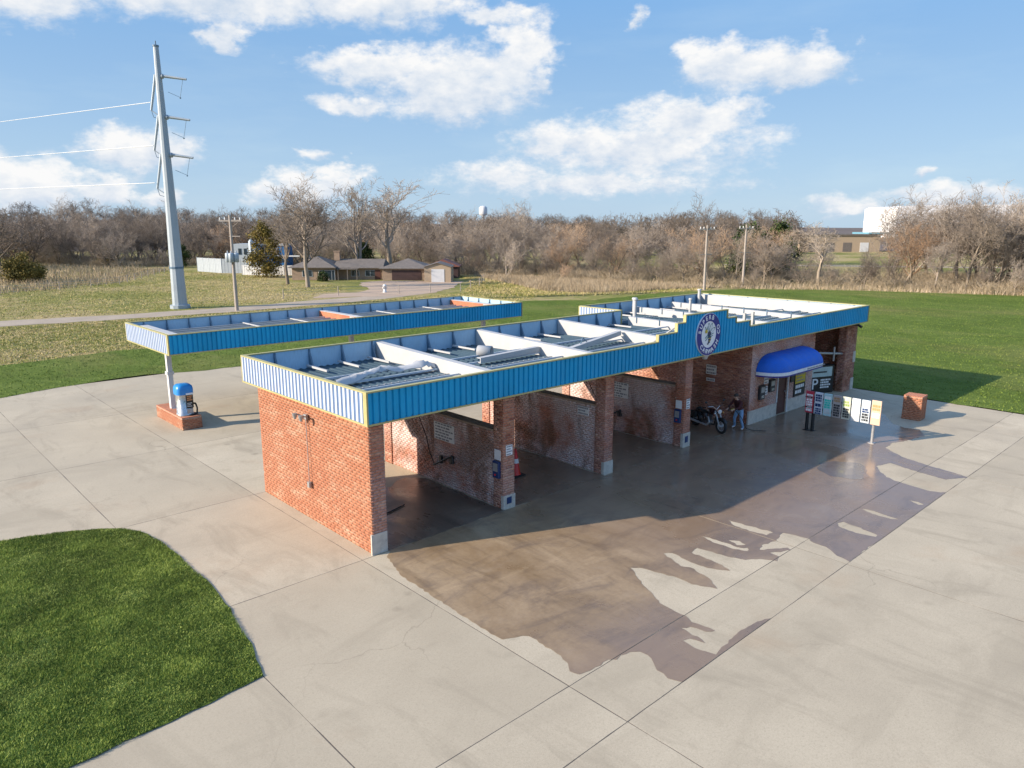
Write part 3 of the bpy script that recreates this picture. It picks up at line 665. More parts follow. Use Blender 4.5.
# far end wall with its broad front pier
XE0, XE1 = 28.75, 29.21
w = MB(); w.box(XE0 + .012, .012, 0, XE1 - .012, YB, HB); w.box(28.0, .012, 0, XE0 + .010, .42, HB); ew = w.build('end_wall', MT['mortar'], CW)
brick_mesh('bricks', [((28.0, .012, 0), (1, 0, 0), (0, -1, 0), 1.2, HB), ((28.002, .012, 0), (0, 1, 0), (-1, 0, 0), .41, HB), ((XE0 + .012, .43, 0), (0, 1, 0), (-1, 0, 0), YB - .43, HB), ((XE1 - .012, 0, 0), (0, 1, 0), (1, 0, 0), YB, HB), ((XE0, YB - .004, 0), (1, 0, 0), (0, 1, 0), .46, HB)], MT['brick_dark'], ew)
w = MB(); w.box(28.86, -.02, 0, XE1 + .012, .12, .62); w.box(28.93, -.015, 1.45, XE1 + .008, .10, 2.0); w.build('concrete_base', MT['base_conc'], ew)

for o_ in CW.children:
    if o_.name.startswith(('end_wall', 'pier', 'concrete_base')) and o_ in (wall, p0): o_.location.x += .035
# ---- fascia sheets
def corr_panel(L, z0, z1, pitch=.197, depth=.040, th=.05, groove=.055):
    """ribbed sheet: local u along x, outside at -y"""
    xs = []; n = max(1, int(round(L / pitch))); p = L / n
    for i in range(n):
        b = i * p; xs += [(b, 0), (b + p - groove - .012, 0), (b + p - groove, depth), (b + p - .012, depth)]
    xs.append((L, 0))
    v = []; f = []
    for (x, y) in xs: v.append((x, y, z0)); v.append((x, y, z1))
    k = len(xs)
    for i in range(k - 1): f.append((2 * i, 2 * i + 2, 2 * i + 3, 2 * i + 1))
    v += [(0, th, z0), (0, th, z1), (L, th, z0), (L, th, z1)]; B = 2 * k
    f += [(B + 2, B, B + 1, B + 3), (0, B, B + 2, 2 * (k - 1)) if False else (B, B + 1, 1, 0), (2 * (k - 1), 2 * (k - 1) + 1, B + 3, B + 2)]
    f += [tuple([2 * i + 1 for i in range(k)] + [B + 3, B + 1]), tuple([2 * i for i in range(k)][::-1] + [B, B + 2])]
    m = MB(); m.add(v, f); return m
PCACHE = {}
def fascia(parent, name, p0, p1, segs, z0, mat, ribmat=None, liner=True, trimw=.05, brace_every=1.2, lower=None):
    """p0->p1 with the outside on the right hand; segs = list of (length, top)"""
    p0 = Vector((*p0, 0)); p1 = Vector((*p1, 0)); d = (p1 - p0).normalized(); ang = math.atan2(d.y, d.x)
    root = MB(); u = 0
    for L, zt in segs: root.box(u, .052, z0 + .02, u + L, .078, zt - .012); u += L
    fo = root.build(name, MT['liner'], parent); fo.location = p0; fo.rotation_euler = (0, 0, ang)
    u = 0; total = sum(s[0] for s in segs)
    for L, zt in segs:
        n = max(1, int(round(L / .985))); pl = L / n
        for i in range(n):
            key = (round(pl, 4), z0, zt, mat.name)
            if key not in PCACHE: PCACHE[key] = corr_panel(pl - .003, z0 + .02, zt - .012, **({} if ribmat is None else dict(depth=.014, groove=.035))).mesh('fascia_panel'); PCACHE[key].materials.append(mat)
            o = link('fascia_panel', PCACHE[key], None, fo, (u + i * pl, 0, 0))
        if ribmat:
            b = MB(); nn = int(round(pl / .197)) * n; pp = L / nn
            for i in range(nn): b.box(u + i * pp + .012, -.016, z0 + .04, u + i * pp + .122, .001, zt - .03)
            b.build('fascia_rib', ribmat, fo)
        u += L
    t = MB(); t.box(-.02, -.022, z0 - .012, total + .02, .09, z0 + .030); u = 0; last = None
    for L, zt in segs:
        a0 = u + (.0 if last is None else (0 if zt > last else .0)); t.box(u - .02 if last is None or zt > last else u + .022, -.022, zt - .022, u + L + .02, .10, zt + .014)
        if last is not None:
            lo, hi = min(last, zt), max(last, zt); t.box(u - .02, -.0215, lo + .0145, u + .02, .099, hi - .0225)
        last = zt; u += L
    t.box(-.021, -.0215, z0 + .031, .028, .089, segs[0][1] - .0225); t.box(total - .028, -.0215, z0 + .031, total + .021, .089, segs[-1][1] - .0225)
    t.build('trim', MT['trim'], fo)
    if liner:
        x = .6
        while x < total:
            zt = segs[0][1]; acc = 0
            for L, z in segs:
                if x >= acc: zt = z
                acc += L
            key = ('brace', z0, zt)
            if key not in PCACHE:
                b = MB(); b.box(0, .0785, z0 + .15, .05, .125, zt - .03); b.add([(0, .125, z0 + .16), (.05, .125, z0 + .16), (.05, .36, z0 + .16), (0, .36, z0 + .16), (0, .125, zt - .12), (.05, .125, zt - .12)], [(0, 1, 2, 3), (3, 2, 5, 4), (0, 3, 4), (1, 5, 2), (0, 4, 5, 1)])
                PCACHE[key] = b.mesh('brace'); PCACHE[key].materials.append(MT['brace'])
            link('brace', PCACHE[key], None, fo, (x, 0, 0)); x += brace_every
    return fo
FX0, FX1, FY0, FY1, FY2, XS = -.2, 29.4, -.376, 6.767, 9.448, 18.35
steps = [(11.46, HT), (12.555, 4.61), (13.055, 4.915), (15.85, 5.175), (16.52, 4.845), (17.6, 4.61), (FX1, HT)]
sg = []; x = FX0
for xe, zt in steps: sg.append((xe - x, zt)); x = xe
fascia(CW, 'front_fascia', (FX0, FY0), (FX1, FY0), sg, HB, MT['blue'])
fascia(CW, 'end_fascia', (FX0 + .0, FY1), (FX0, FY0 + .10), [(FY1 - FY0 - .10, HT - .002)], HB, MT['blue_pale'], MT['pale_rib'])
fascia(CW, 'rear_fascia', (XS - .1, FY1), (FX0 + .10, FY1), [(XS - FX0 - .2, HT - .004)], HB, MT['blue'])
fascia(CW, 'step_fascia', (XS, FY2), (XS, FY1 + .02), [(FY2 - FY1 - .02, HT - .006)], HB, MT['blue_pale'], MT['pale_rib'])
fascia(CW, 'rear_fascia', (FX1 - .1, FY2), (XS + .10, FY2), [(FX1 - XS - .2, HT - .004)], HB, MT['blue'])
fascia(CW, 'far_end_fascia', (FX1, FY0 + .1), (FX1, FY2), [(FY2 - FY0 - .1, HT - .002)], HB, MT['blue'])
w = MB(); w.box(FX0 + .1, FY0 + .1, 3.56, FX1 - .1, .004, 3.60); w.build('soffit', MT['whitebeam'], CW)

# ---- roof deck between the beams, laid in stepped sheets
def deck(x0, x1, y0, y1, z):
    n = int(round((x1 - x0) / .24)); p = (x1 - x0) / n; xs = []
    for i in range(n):
        b = x0 + i * p; xs += [(b, 0), (b + .05, .028), (b + .10, .028), (b + .15, 0)]
    xs.append((x1, 0)); m = MB(); v = []; f = []
    for (x, h) in xs: v += [(x, y0, z + h), (x, y1, z + h - .03)]
    for i in range(len(xs) - 1): f.append((2 * i, 2 * i + 2, 2 * i + 3, 2 * i + 1))
    m.add(v, f); m.box(x0, y0, z - .05, x1, y1, z - .035)
    t = MB()
    for i in range(n): t.box(x0 + i * p + .05, y0 - .03, z - .02, x0 + i * p + .11, y0 + .008, z + .034)
    return m, t
def roof_bay(x0, x1, y0, y1, seed):
    rr = random.Random(seed); ys = [y0, y0 + .55, y0 + 1.65, y0 + 2.75, y0 + 3.85, y0 + 4.75, y1]
    if y1 - y0 > 8: ys = [y0, y0 + .55, y0 + 1.7, y0 + 2.9, y0 + 4.1, y0 + 5.3, y0 + 6.5, y0 + 7.7, y1]
    for i in range(len(ys) - 1):
        m, t = deck(x0, x1, ys[i], ys[i + 1] + .05, 3.66 + .018 * (len(ys) - i) + (.035 if i % 2 else 0))
        dk = m.build('deck_sheet', MT['deck'], CW)
        MB().box(x0 + .01, ys[i] - .02, 3.655, x1 - .01, ys[i] + .012, 3.66 + .018 * (len(ys) - i) + (.035 if i % 2 else 0) + .022).build('purlin', MT['whitebeam'], dk)
        stuff(t.build('rib_end_glints', MT['whitebeam'], dk))  # white teeth paint in the sun glints on the deck rib ends
    for yy in (y0 + 1.1, y0 + 2.2, y0 + 3.3, y0 + 4.3): MB().box(x0 + .02, yy, 3.82, x1 - .02, yy + .045, 3.875).build('purlin', MT['frame_white'], CW)
    x = x0 + .75; bt = MB().box(0, y1 - 1.45, 3.80, .06, y1 - .12, 3.86).mesh('batten'); bt.materials.append(MT['whitebeam'])
    while x < x1 - .2: link('batten', bt, None, CW, (x, 0, 0)); x += 1.15
    w = MB(); w.box(x0 + .02, y0 + .02, 3.86, x1 - .02, y0 + .08, 3.91); w.build('front_batten', MT['whitebeam'], CW)
BX = [0.02] + [x for x in PX[1:4]] + [18.38, 22.2, 25.8, 29.3]
for i in range(len(BX) - 1):
    x0 = BX[i] + (.26 if i else -.10); x1 = BX[i + 1] - .01; yb = FY1 - .12 if i < 4 else FY2 - .12
    if i == 3: x1 = 18.37
    roof_bay(x0, x1, FY0 + .13, yb, i)
for i, x in enumerate(BX[1:-1]):
    yb = FY1 - .13 if i < 4 else FY2 - .3; yf = FY0 + .13
    if x > 18 and x < 19: yb = FY2 - 3.1
    zb, zf = (4.31, 4.08) if x < 18 else (4.10, 3.96)
    w = MB(); w.add([(x, yf, 3.62), (x + .25, yf, 3.62), (x + .25, yb, 3.62), (x, yb, 3.62), (x, yf, zf), (x + .25, yf, zf), (x + .25, yb, zb), (x, yb, zb)], [(0, 3, 2, 1), (4, 5, 6, 7), (0, 1, 5, 4), (1, 2, 6, 5), (2, 3, 7, 6), (3, 0, 4, 7)])
    bm_ = w.build('roof_beam', MT['whitebeam'], CW)
    if x > 18:
        y = yf + .9; bo = MB().tube((x - .02, 0, 3.85), (x - .02, 0, 4.16), .026, n=6).mesh('bolt'); bo.materials.append(MT['brace'])
        while y < yb: link('bolt', bo, None, bm_, (0, y, 0)); y += 1.3
w = MB(); w.box(29.05, FY0 + .13, 3.75, 29.29, FY2 - .12, 4.32); w.build('parapet_lining', MT['whitebeam'], CW)
for (x, y, zt, r) in ((20.1, 7.3, 4.75, .10), (22.0, 8.8, 4.55, .10), (28.6, 9.1, 4.62, .09), (23.9, 6.6, 4.55, .07)):
    w = MB(); w.tube((x, y, 3.6), (x, y, zt), r, n=10); w.tube((x, y, zt - .02), (x, y, zt + .06), r * 1.5, r * 1.2, n=10); w.build('vent_pipe', MT['whitebeam'], CW)
for x in (13.3, 14.4, 15.5): MB().tube((x, FY0 + .1, 5.0), (x, 1.4, 3.85), .03, n=6).build('sign_brace', MT['grey'], CW)
for x in (17.65, 18.30): MB().box(x, -.1, 3.7, x + .1, 0.0, 4.86).build('parapet_post', MT['grey'], CW)
# loose things on the roof
def crumpled(pts, wid, seed):
    rr = random.Random(seed); m = MB(); v = []; f = []
    P = []
    for a, b in zip(pts[:-1], pts[1:]):
        for k in range(4): P.append(Vector(a).lerp(Vector(b), k / 4))
    P.append(Vector(pts[-1]))
    for i, p in enumerate(P):
        for j in range(5): v.append((p.x + rr.uniform(-.03, .03), p.y + (j - 2) * wid / 4, p.z + rr.uniform(-.05, .06) + (.09 if j in (1, 2, 3) else 0)))
    for i in range(len(P) - 1):
        for j in range(4): f.append((i * 5 + j, (i + 1) * 5 + j, (i + 1) * 5 + j + 1, i * 5 + j + 1))
    m.add(v, f, True); n = len(v); m.add([(x, y, z - .015) for x, y, z in v], [g[::-1] for g in f], True); return m
o = crumpled([(.9, 3.05, 3.88), (1.9, 3.3, 3.92), (2.6, 3.5, 4.02), (3.4, 3.4, 3.92), (4.2, 3.35, 4.02), (4.5, 3.3, 3.92)], .38, 2).build('loose_sheeting', MT['whitebeam'])
tag(o, 'long crumpled white sheeting lying across the first roof bay', 'sheeting')
w = MB(); w.lathe([(.21, 0), (.21, .5), (.17, .5), (.17, .01)], (0, 0, 0), 18, axis='x', capb=False, capt=False); o = w.build('vent_drum', MT['whitebeam']); o.location = (7.2, 4.2, 3.98); o.rotation_euler = (0, 0, R(-62))
tag(o, 'short white round duct section lying on the second roof bay', 'duct')
def loose_beam(p0, p1, lab):
    w = MB(); p0 = Vector(p0); p1 = Vector(p1); d = p1 - p0; L = d.length
    w.box(0, -.09, -.09, L, -.06, .09); w.box(0, -.06, -.09, L, .1, -.065); w.box(0, -.06, .065, L, .1, .09)
    o = w.build('steel_channel', MT['whitebeam']); o.location = p0; o.rotation_euler = (0, -math.atan2(d.z, math.hypot(d.x, d.y)), math.atan2(d.y, d.x)); tag(o, lab, 'beam')
loose_beam((10.0, 2.4, 3.92), (13.65, 3.1, 4.12), 'loose white steel channel slanting across the third roof bay')
loose_beam((6.2, 3.0, 3.93), (9.1, 3.15, 3.98), 'loose white steel channel lying flat in front of the round duct')
w = MB(); w.tube((10.6, 2.5, 3.9), (10.95, 2.65, 4.25), .02); w.tube((10.95, 2.65, 4.25), (11.3, 2.6, 3.95), .02); o = w.build('bent_bracket', MT['brace']); tag(o, 'small bent dark bracket beside the slanting steel channel on the roof', 'bracket')

# ---- awning over the door
def awning():
    x0, x1, r, zb, h = 19.02, 23.95, 1.0, 2.27, .68; NT, NP = 10, 40
    def outline(off):
        pts = []
        rr = r - off
        for k in range(13): t = math.pi - math.pi / 2 * k / 12; pts.append((x0 + r + rr * math.cos(t), -rr * math.sin(t)))
        for k in range(1, 16): pts.append((x0 + r + (x1 - x0 - 2 * r) * k / 16, -rr))
        for k in range(13): t = math.pi / 2 - math.pi / 2 * k / 12; pts.append((x1 - r + rr * math.cos(t), -rr * math.sin(t)))
        return pts
    m = MB(); rows_ = []
    for i in range(NT + 1):
        a = math.pi / 2 * i / NT; off = r * (1 - math.cos(a)); pts = outline(off * .995); z = zb + h * math.sin(a); rows_.append([(x, y - .015, z + (.012 if (k % 3 == 0) and 13 < k < 28 else 0)) for k, (x, y) in enumerate(pts)])
    v = [p for row in rows_ for p in row]; n = len(rows_[0])
    m.add(v, [(i * n + k, i * n + k + 1, (i + 1) * n + k + 1, (i + 1) * n + k) for i in range(NT) for k in range(n - 1)], True)
    aw = m.build('awning', MT['awning'], CW)
    def band(z0, z1, mat, off, nm):
        m = MB(); p = outline(off); v = [(x, y - .016, z0) for x, y in p] + [(x, y - .016, z1) for x, y in p]; n = len(p)
        q = outline(off + .012); v += [(x, y - .016, z0) for x, y in q] + [(x, y - .016, z1) for x, y in q]
        f = []
        for k in range(n - 1): f += [(k, k + 1, n + k + 1, n + k), (2 * n + k + 1, 2 * n + k, 3 * n + k, 3 * n + k + 1), (k + 1, k, 2 * n + k, 2 * n + k + 1), (n + k, n + k + 1, 3 * n + k + 1, 3 * n + k)]
        m.add(v, f); return m.build(nm, mat, aw)
    band(2.13, 2.268, MT['valance'], -.004, 'valance'); band(2.07, 2.128, MT['navy'], -.002, 'valance_edge')
    rr = random.Random(3); m = MB(); x = 21.6
    while x < 23.3: wd = rr.uniform(.05, .09); m.box(x, -1.046, 2.17, x + wd, -1.0385, 2.17 + rr.uniform(.035, .06)); x += wd + .035
    m.build('valance_print', MT['print'], aw)
awning()
# ---- floodlight and conduit on the end wall, a lamp under the sign
w = MB(); w.tube((-.03, 3.12, 1.16), (-.03, 3.12, 3.05), .011, n=6); cd = w.build('conduit', MT['grey'], CW)
w = MB(); w.box(-.07, 3.07, 1.02, -.0, 3.19, 1.18); w.build('junction_box', MT['grey'], cd)
w = MB(); w.box(-.06, 3.05, 3.02, .0, 3.2, 3.16); w.tube((-.06, 3.05, 3.1), (-.2, 2.98, 3.16), .02, n=6); w.lathe([(.035, 0), (.07, .12), (.075, .16)], (-.26, 2.95, 3.03), 10); w.tube((-.06, 3.2, 3.1), (-.2, 3.27, 3.16), .02, n=6); w.lathe([(.035, 0), (.07, .12), (.075, .16)], (-.26, 3.3, 3.03), 10)
fl = w.build('floodlight', MT['grey'], CW)
w = MB(); w.box(14.7, -.2, 3.44, 15.0, -.02, 3.55); w.lathe([(.12, 0), (.09, -.1), (.0, -.13)], (14.85, -.11, 3.44), 12, capt=False); w.build('soffit_lamp', MT['white'], CW)
w = MB(); w.box(28.3, -.33, 3.42, 28.55, -.05, 3.54); w.tube((28.42, -.3, 3.46), (28.42, -.5, 3.36), .05, .07); w.build('soffit_lamp', MT['dark'], CW)
# pipe gate in the far bay
w = MB(); w.tube((24.46, .18, 2.42), (28.0, .18, 1.98), .055, n=8); w.tube((26.9, .12, 1.75), (26.9, .12, 2.45), .045, n=8); o = w.build('pipe_gate', MT['grey']); tag(o, 'grey steel pipe barring the far bay beside the blue awning', 'barrier')

# ------------------------------------------------------------------ round sign
LG = thing('round_sign', 'round white and navy sign on the raised blue fascia with a bee emblem', 'sign', (14.53, FY0 - .03, 4.345))
def disc(r0, r1, y0, y1, n=48):
    m = MB(); v = []; f = []
    for k in range(n):
        t = 2 * math.pi * k / n; c, s_ = math.cos(t), math.sin(t); v += [(r0 * c, y0, r0 * s_), (r1 * c, y0, r1 * s_), (r0 * c, y1, r0 * s_), (r1 * c, y1, r1 * s_)]
    for k in range(n):
        a, b = 4 * k, 4 * ((k + 1) % n); f += [(a, a + 1, b + 1, b), (a + 2, b + 2, b + 3, a + 3), (a + 1, a + 3, b + 3, b + 1), (a, b, b + 2, a + 2)]
    m.add(v, f); return m
disc(.0, .80, -.02, .03).build('sign_board', MT['logo_white'], LG)
disc(.50, .785, -.032, -.021).build('ring', MT['navy'], LG)
def letter(ch, size):
    cu = bpy.data.curves.new('letter', 'FONT'); cu.body = ch; cu.size = size; cu.align_x = 'CENTER'; cu.align_y = 'CENTER'; cu.extrude = .004; cu.offset = .006
    ob = bpy.data.objects.new('letter', cu); COL.objects.link(ob); dg = bpy.context.evaluated_depsgraph_get()
    me = bpy.data.meshes.new_from_object(ob.evaluated_get(dg)); bpy.data.objects.remove(ob); bpy.data.curves.remove(cu); me.materials.clear(); return me
def ring_text(txt, a0, a1, up):
    n = len(txt)
    for i, ch in enumerate(txt):
        if ch == ' ': continue
        a = R(a0 + (a1 - a0) * i / (n - 1)); me = letter(ch, .235)
        o = link('letter', me, MT['logo_white'], LG, (.642 * math.cos(a), -.040, .642 * math.sin(a)))
        rot = a - math.pi / 2 if up else a + math.pi / 2
        o.rotation_euler = (Matrix.Rotation(-rot, 3, 'Y') @ Matrix.Rotation(math.pi / 2, 3, 'X')).to_euler()
ring_text('SUPERB', 168, 72, True)
ring_text('CARWASH CO', 222, 382, False)
# bee emblem: striped body, wings, head, legs
m = MB()
for k, (x, z, rx, rz) in enumerate(((.02, .02, .11, .10), (.06, -.10, .10, .05), (.05, -.20, .085, .045), (.02, -.29, .06, .04), (-.05, -.35, .05, .025))):
    m.lathe([(.5, -.042 - .002 * k), (.5, -.030)], (0, 0, 0), 16, axis='y', smooth=False) if False else None
    v = []; 
    for j in range(16): t = 2 * math.pi * j / 16; v.append((x + rx * math.cos(t), -.036 - .001 * k, z + rz * math.sin(t)))
    m.extr(v, (0, .014, 0))
m.build('bee_body', MT['logo_dark'], LG)
m = MB()
for k, (x, z, rx, rz) in enumerate(((.07, -.15, .08, .016), (.05, -.245, .07, .014), (-.19, .13, .075, .07))):
    v = [(x + rx * math.cos(2 * math.pi * j / 14), -.044 - .001 * k, z + rz * math.sin(2 * math.pi * j / 14)) for j in range(14)]; m.extr(v, (0, .02, 0))
m.build('bee_stripe', MT['logo_yellow'], LG)
m = MB()
for k, (cx, cz, L, wd, an) in enumerate(((.10, .24, .20, .07, 60), (.22, .14, .19, .065, 30), (-.02, .27, .17, .06, 100))):
    v = []
    for j in range(18):
        t = 2 * math.pi * j / 18; a, b = L * math.cos(t), wd * math.sin(t); ca, sa = math.cos(R(an)), math.sin(R(an)); v.append((cx + a * ca - b * sa, -.030 - .0015 * k, cz + a * sa + b * ca))
    v2 = [((p[0] - cx) * .8 + cx, p[1] - .003, (p[2] - cz) * .8 + cz) for p in v]; nq = 18
    m.add(v + v2, [(j, (j + 1) % nq, nq + (j + 1) % nq, nq + j) for j in range(nq)])
for (a, b) in (((-.05, 0), (-.25, -.12)), ((-.03, -.06), (-.22, -.22)), ((.0, -.12), (.25, -.05)), ((.1, -.02), (.30, .03)), ((-.2, .18), (-.26, .30)), ((-.14, .19), (-.10, .31))):
    m.tube((a[0], -.034, a[1]), (b[0], -.034, b[1]), .012, n=5)
m.build('bee_wing', MT['logo_green'], LG)

# ------------------------------------------------------------------ signs and boxes on the walls
def marks(m, o, u, v, n, w, h, rows_, seed, fill=.75, th=.003, lead=.5):
    rr = random.Random(seed); o = Vector(o); u = Vector(u); v = Vector(v); n = Vector(n)
    for r in range(rows_):
        y = h * (1 - (r + .5) / rows_); x = w * .06
        while x < w * .92 * (fill if r % 2 else 1):
            L = min(rr.uniform(.03, .09) * w * 2, w * .94 - x); p = o + u * x + v * (y - h / rows_ * lead / 2)
            m.extr([p, p + u * L, p + u * L + v * (h / rows_ * lead), p + v * (h / rows_ * lead)], n * th); x += L + w * .035
def wall_board(name, label, cat, o, u, n, w, h, mat, rows_=0, seed=1, pm=None, th=.02, group=None):
    u = Vector(u); n = Vector(n); m = MB(); o = Vector(o); z = Vector((0, 0, 1))
    m.extr([o, o + u * w, o + u * w + z * h, o + z * h] if u.cross(z).dot(n) > 0 else [o + z * h, o + u * w + z * h, o + u * w, o], n * th)
    t = m.build(name, mat); tag(t, label, cat, group)
    if rows_:
        m = MB(); marks(m, o + n * th, u, z, n, w, h, rows_, seed); m.build('print', pm or MT['print'], t)
    return t
XI = .055 - .008
wall_board('notice_board', 'large white notice board on the first dividing wall above the pressure lance', 'notice board', (PX[1] + XI, 3.37, 1.51), (0, -1, 0), (-1, 0, 0), 1.02, .58, MT['paper'], 6, 3)
wall_board('notice_board', 'large white notice board on the third dividing wall', 'notice board', (PX[3] + XI, 3.75, 1.45), (0, -1, 0), (-1, 0, 0), 1.05, .62, MT['paper'], 6, 4)
wall_board('small_notice', 'small white notice on the second dividing wall beside the tall pier', 'notice', (PX[2] + XI, 1.25, 1.92), (0, -1, 0), (-1, 0, 0), .5, .3, MT['paper'], 3, 5)
wall_board('small_notice', 'small white notice at the back of the second dividing wall', 'notice', (PX[2] + XI, 5.2, 1.6), (0, -1, 0), (-1, 0, 0), .34, .28, MT['paper'], 3, 6)
wall_board('small_notice', 'small white notice high on the equipment room wall above the person', 'notice', (XR0, 2.15, 1.93), (0, -1, 0), (-1, 0, 0), .5, .42, MT['paper'], 3, 7)
wall_board('small_notice', 'narrow white plate just below the notice above the person', 'notice', (XR0, 2.12, 1.62), (0, -1, 0), (-1, 0, 0), .42, .14, MT['paper'], 1, 8)
wall_board('small_notice', 'small pale notice seen through the third bay above the dividing wall', 'notice', (XR0, 4.6, 2.75), (0, -1, 0), (-1, 0, 0), .55, .35, MT['paper'], 2, 18)
wall_board('pier_notice', 'square white notice on the front of the first dividing pier', 'notice', (PX[1] + .10, 0, 1.66), (1, 0, 0), (0, -1, 0), .25, .31, MT['paper'], 4, 9)
wall_board('pier_notice', 'white notice on the front of the pier beside the motorcycle bay', 'notice', (PX[3] + .12, 0, 1.5), (1, 0, 0), (0, -1, 0), .22, .38, MT['paper'], 4, 10)
wall_board('meter_plate', 'dark square plate on the white base of the first dividing pier', 'meter plate', (PX[1] + .13, -.016, .16), (1, 0, 0), (0, -1, 0), .18, .2, MT['bluebox'], 0)
wall_board('meter_plate', 'dark square plate on the white base of the pier beside the motorcycle', 'meter plate', (PX[3] + .13, -.016, .18), (1, 0, 0), (0, -1, 0), .18, .24, MT['bluebox'], 0)
def coin_box(x, y, z, label):
    t = thing('coin_box', label, 'coin box', (x, y, z), 0, 'coin boxes on the pier sides')
    m = MB(); m.bbox(-.11, -.14, -.26, -.008, .14, .26, .015); c = m.build('case', MT['bluebox'], t)
    m = MB(); m.box(-.114, -.1, -.05, -.111, .1, .2); m.build('faceplate', MT['grey'], c)
    m = MB(); m.lathe([(.03, 0), (.025, -.03)], (-.11, 0, -.15), 10, axis='x'); m.build('knob', MT['red'], c)
    m = MB(); m.box(-.03, -.13, .29, -.008, .13, .60); m.build('label_plate', MT['paper'], t)
coin_box(PX[1] + .008, .24, 1.22, 'dark blue coin box with white plate on the first dividing pier')
coin_box(PX[3] + .008, .24, 1.22, 'dark blue coin box with white plate on the pier beside the motorcycle')
def lance(x, y, label, z=1.1):
    t = thing('pressure_lance', label, 'pressure washer lance', (x, y, z), 0)
    MB().box(-.10, -.35, -.1, -.008, -.25, .15).build('holder', MT['dark'], t); MB().box(-.10, .2, -.2, -.008, .3, .05).build('holder', MT['dark'], t)
    m = MB(); m.tube((-.12, -.42, .20), (-.12, .55, -.32), .032, n=8); m.tube((-.12, -.42, .20), (-.14, -.5, -.05), .035, n=8); m.build('wand', MT['black'], t)
    m = MB(); P = [(-.1, .55, -.32), (-.14, .75, .1), (-.1, .95, .55), (-.08, 1.25, .95), (-.06, 1.45, 1.25 if z + 1.25 < 2.3 else 1.15)]; m.path(P, .016, 6); m.build('hose', MT['rubber'], t)
lance(PX[1] + XI, 2.75, 'black pressure lance and hose on the wall under the first bay notice board', .95)
lance(PX[3] + XI, 3.4, 'black pressure lance on the third dividing wall below its notice board', .75)
lance(PX[2] + XI, 1.0, 'black lance on the second dividing wall under the small notice near the tall pier', 1.5) if False else None
m = MB(); m.path([(1.2, 1.6, .03), (1.5, 1.9, .03), (1.7, 2.5, .03), (1.45, 3.0, .03), (1.0, 3.1, .03), (.8, 2.6, .03), (1.1, 2.2, .035), (1.9, 2.1, .03), (2.6, 2.3, .03)], .02, 6); o = m.build('floor_hose', MT['rubber']); tag(o, 'black hose lying loosely on the floor of the first wash bay', 'hose')
# change machines and posters on the equipment room front
def machine(x, z, w, h, label):
    t = thing('change_machine', label, 'change machine', (x, 0, z), 0, 'change machines on the equipment room front')
    m = MB(); m.bbox(-w / 2, -.12, -h / 2, w / 2, -.008, h / 2, .012); c = m.build('case', MT['dark'], t)
    m = MB(); m.box(-w * .35, -.126, 0, w * .35, -.121, h * .38); m.build('screen', MT['grey'], c)
    m = MB(); m.box(-w * .25, -.14, -h * .38, w * .25, -.121, -h * .2); m.build('coin_tray', MT['steel'], c)
machine(19.55, 1.30, .42, .62, 'dark change machine on the brick front nearest the wash bays')
machine(20.40, 1.48, .42, .55, 'dark change machine on the brick front nearest the door')
wall_board('instruction_sign', 'tall white sign above the change machines under the awning', 'sign', (19.78, -.008, 1.62), (1, 0, 0), (0, -1, 0), .38, .52, MT['paper'], 4, 11)
wall_board('price_plate', 'pale plate between the two dark change machines', 'plate', (19.82, -.008, 1.12), (1, 0, 0), (0, -1, 0), .3, .38, MT['paper'], 3, 12)
t = thing('yellow_board', 'yellow and black poster board right of the door under the awning', 'poster board', (23.05, -.008, .66), 0)
m = MB(); m.box(-.45, -.03, -.05, .62, 0, 1.12); m.build('board', MT['black'], t)
m = MB(); m.box(-.4, -.036, .55, .57, -.031, 1.08); m.build('yellow_panel', MT['yellow'], t)
m = MB(); marks(m, (-.38, -.031, .02), (1, 0, 0), (0, 0, 1), (0, -1, 0), .92, .5, 2, 5, lead=.62); m.build('print', MT['paper'], t)
m = MB(); marks(m, (-.35, -.0365, .6), (1, 0, 0), (0, 0, 1), (0, -1, 0), .86, .42, 3, 6, lead=.4); m.build('print', MT['print'], t)
wall_board('dark_grille', 'small dark louvre on the brick between door and yellow board', 'vent', (22.2, -.008, 1.35), (1, 0, 0), (0, -1, 0), .34, .42, MT['dark'], 0, 1, None, .04)

# dark sign board standing in the far bay
t = thing('dark_signboard', 'large black framed signboard with a white letter P standing in the far bay', 'signboard', (26.9, .8, 0), R(-22)); t.scale = (.86, .86, .82)
m = MB(); m.bbox(-1.05, -.15, 0, 1.05, .3, 1.75, .03); m.build('cabinet', MT['black'], t)
m = MB(); m.box(-.75, -.17, 1.05, .85, -.152, 1.65); m.build('face_panel', simple('pale_green_panel', (.42, .52, .50), .5), t)
m = MB(); m.box(-.55, -.176, 1.30, .45, -.171, 1.39); m.build('print', MT['dark'], t)
me = letter('P', .95); o = link('letter', me, MT['paper'], t, (-.38, -.165, .58)); o.rotation_euler = (math.pi / 2, 0, 0)
m = MB(); marks(m, (.0, -.152, .3), (1, 0, 0), (0, 0, 1), (0, -1, 0), .85, .62, 4, 8, lead=.66, th=.006); m.build('print', MT['paper'], t)
m = MB(); m.box(24.6, .55, 0.0, 25.0, .95, .5); m.box(24.55, .5, .5, 25.05, 1.0, .56); o = m.build('dark_bin', MT['black']); tag(o, 'low black box bin beside the black signboard in the far bay', 'bin')

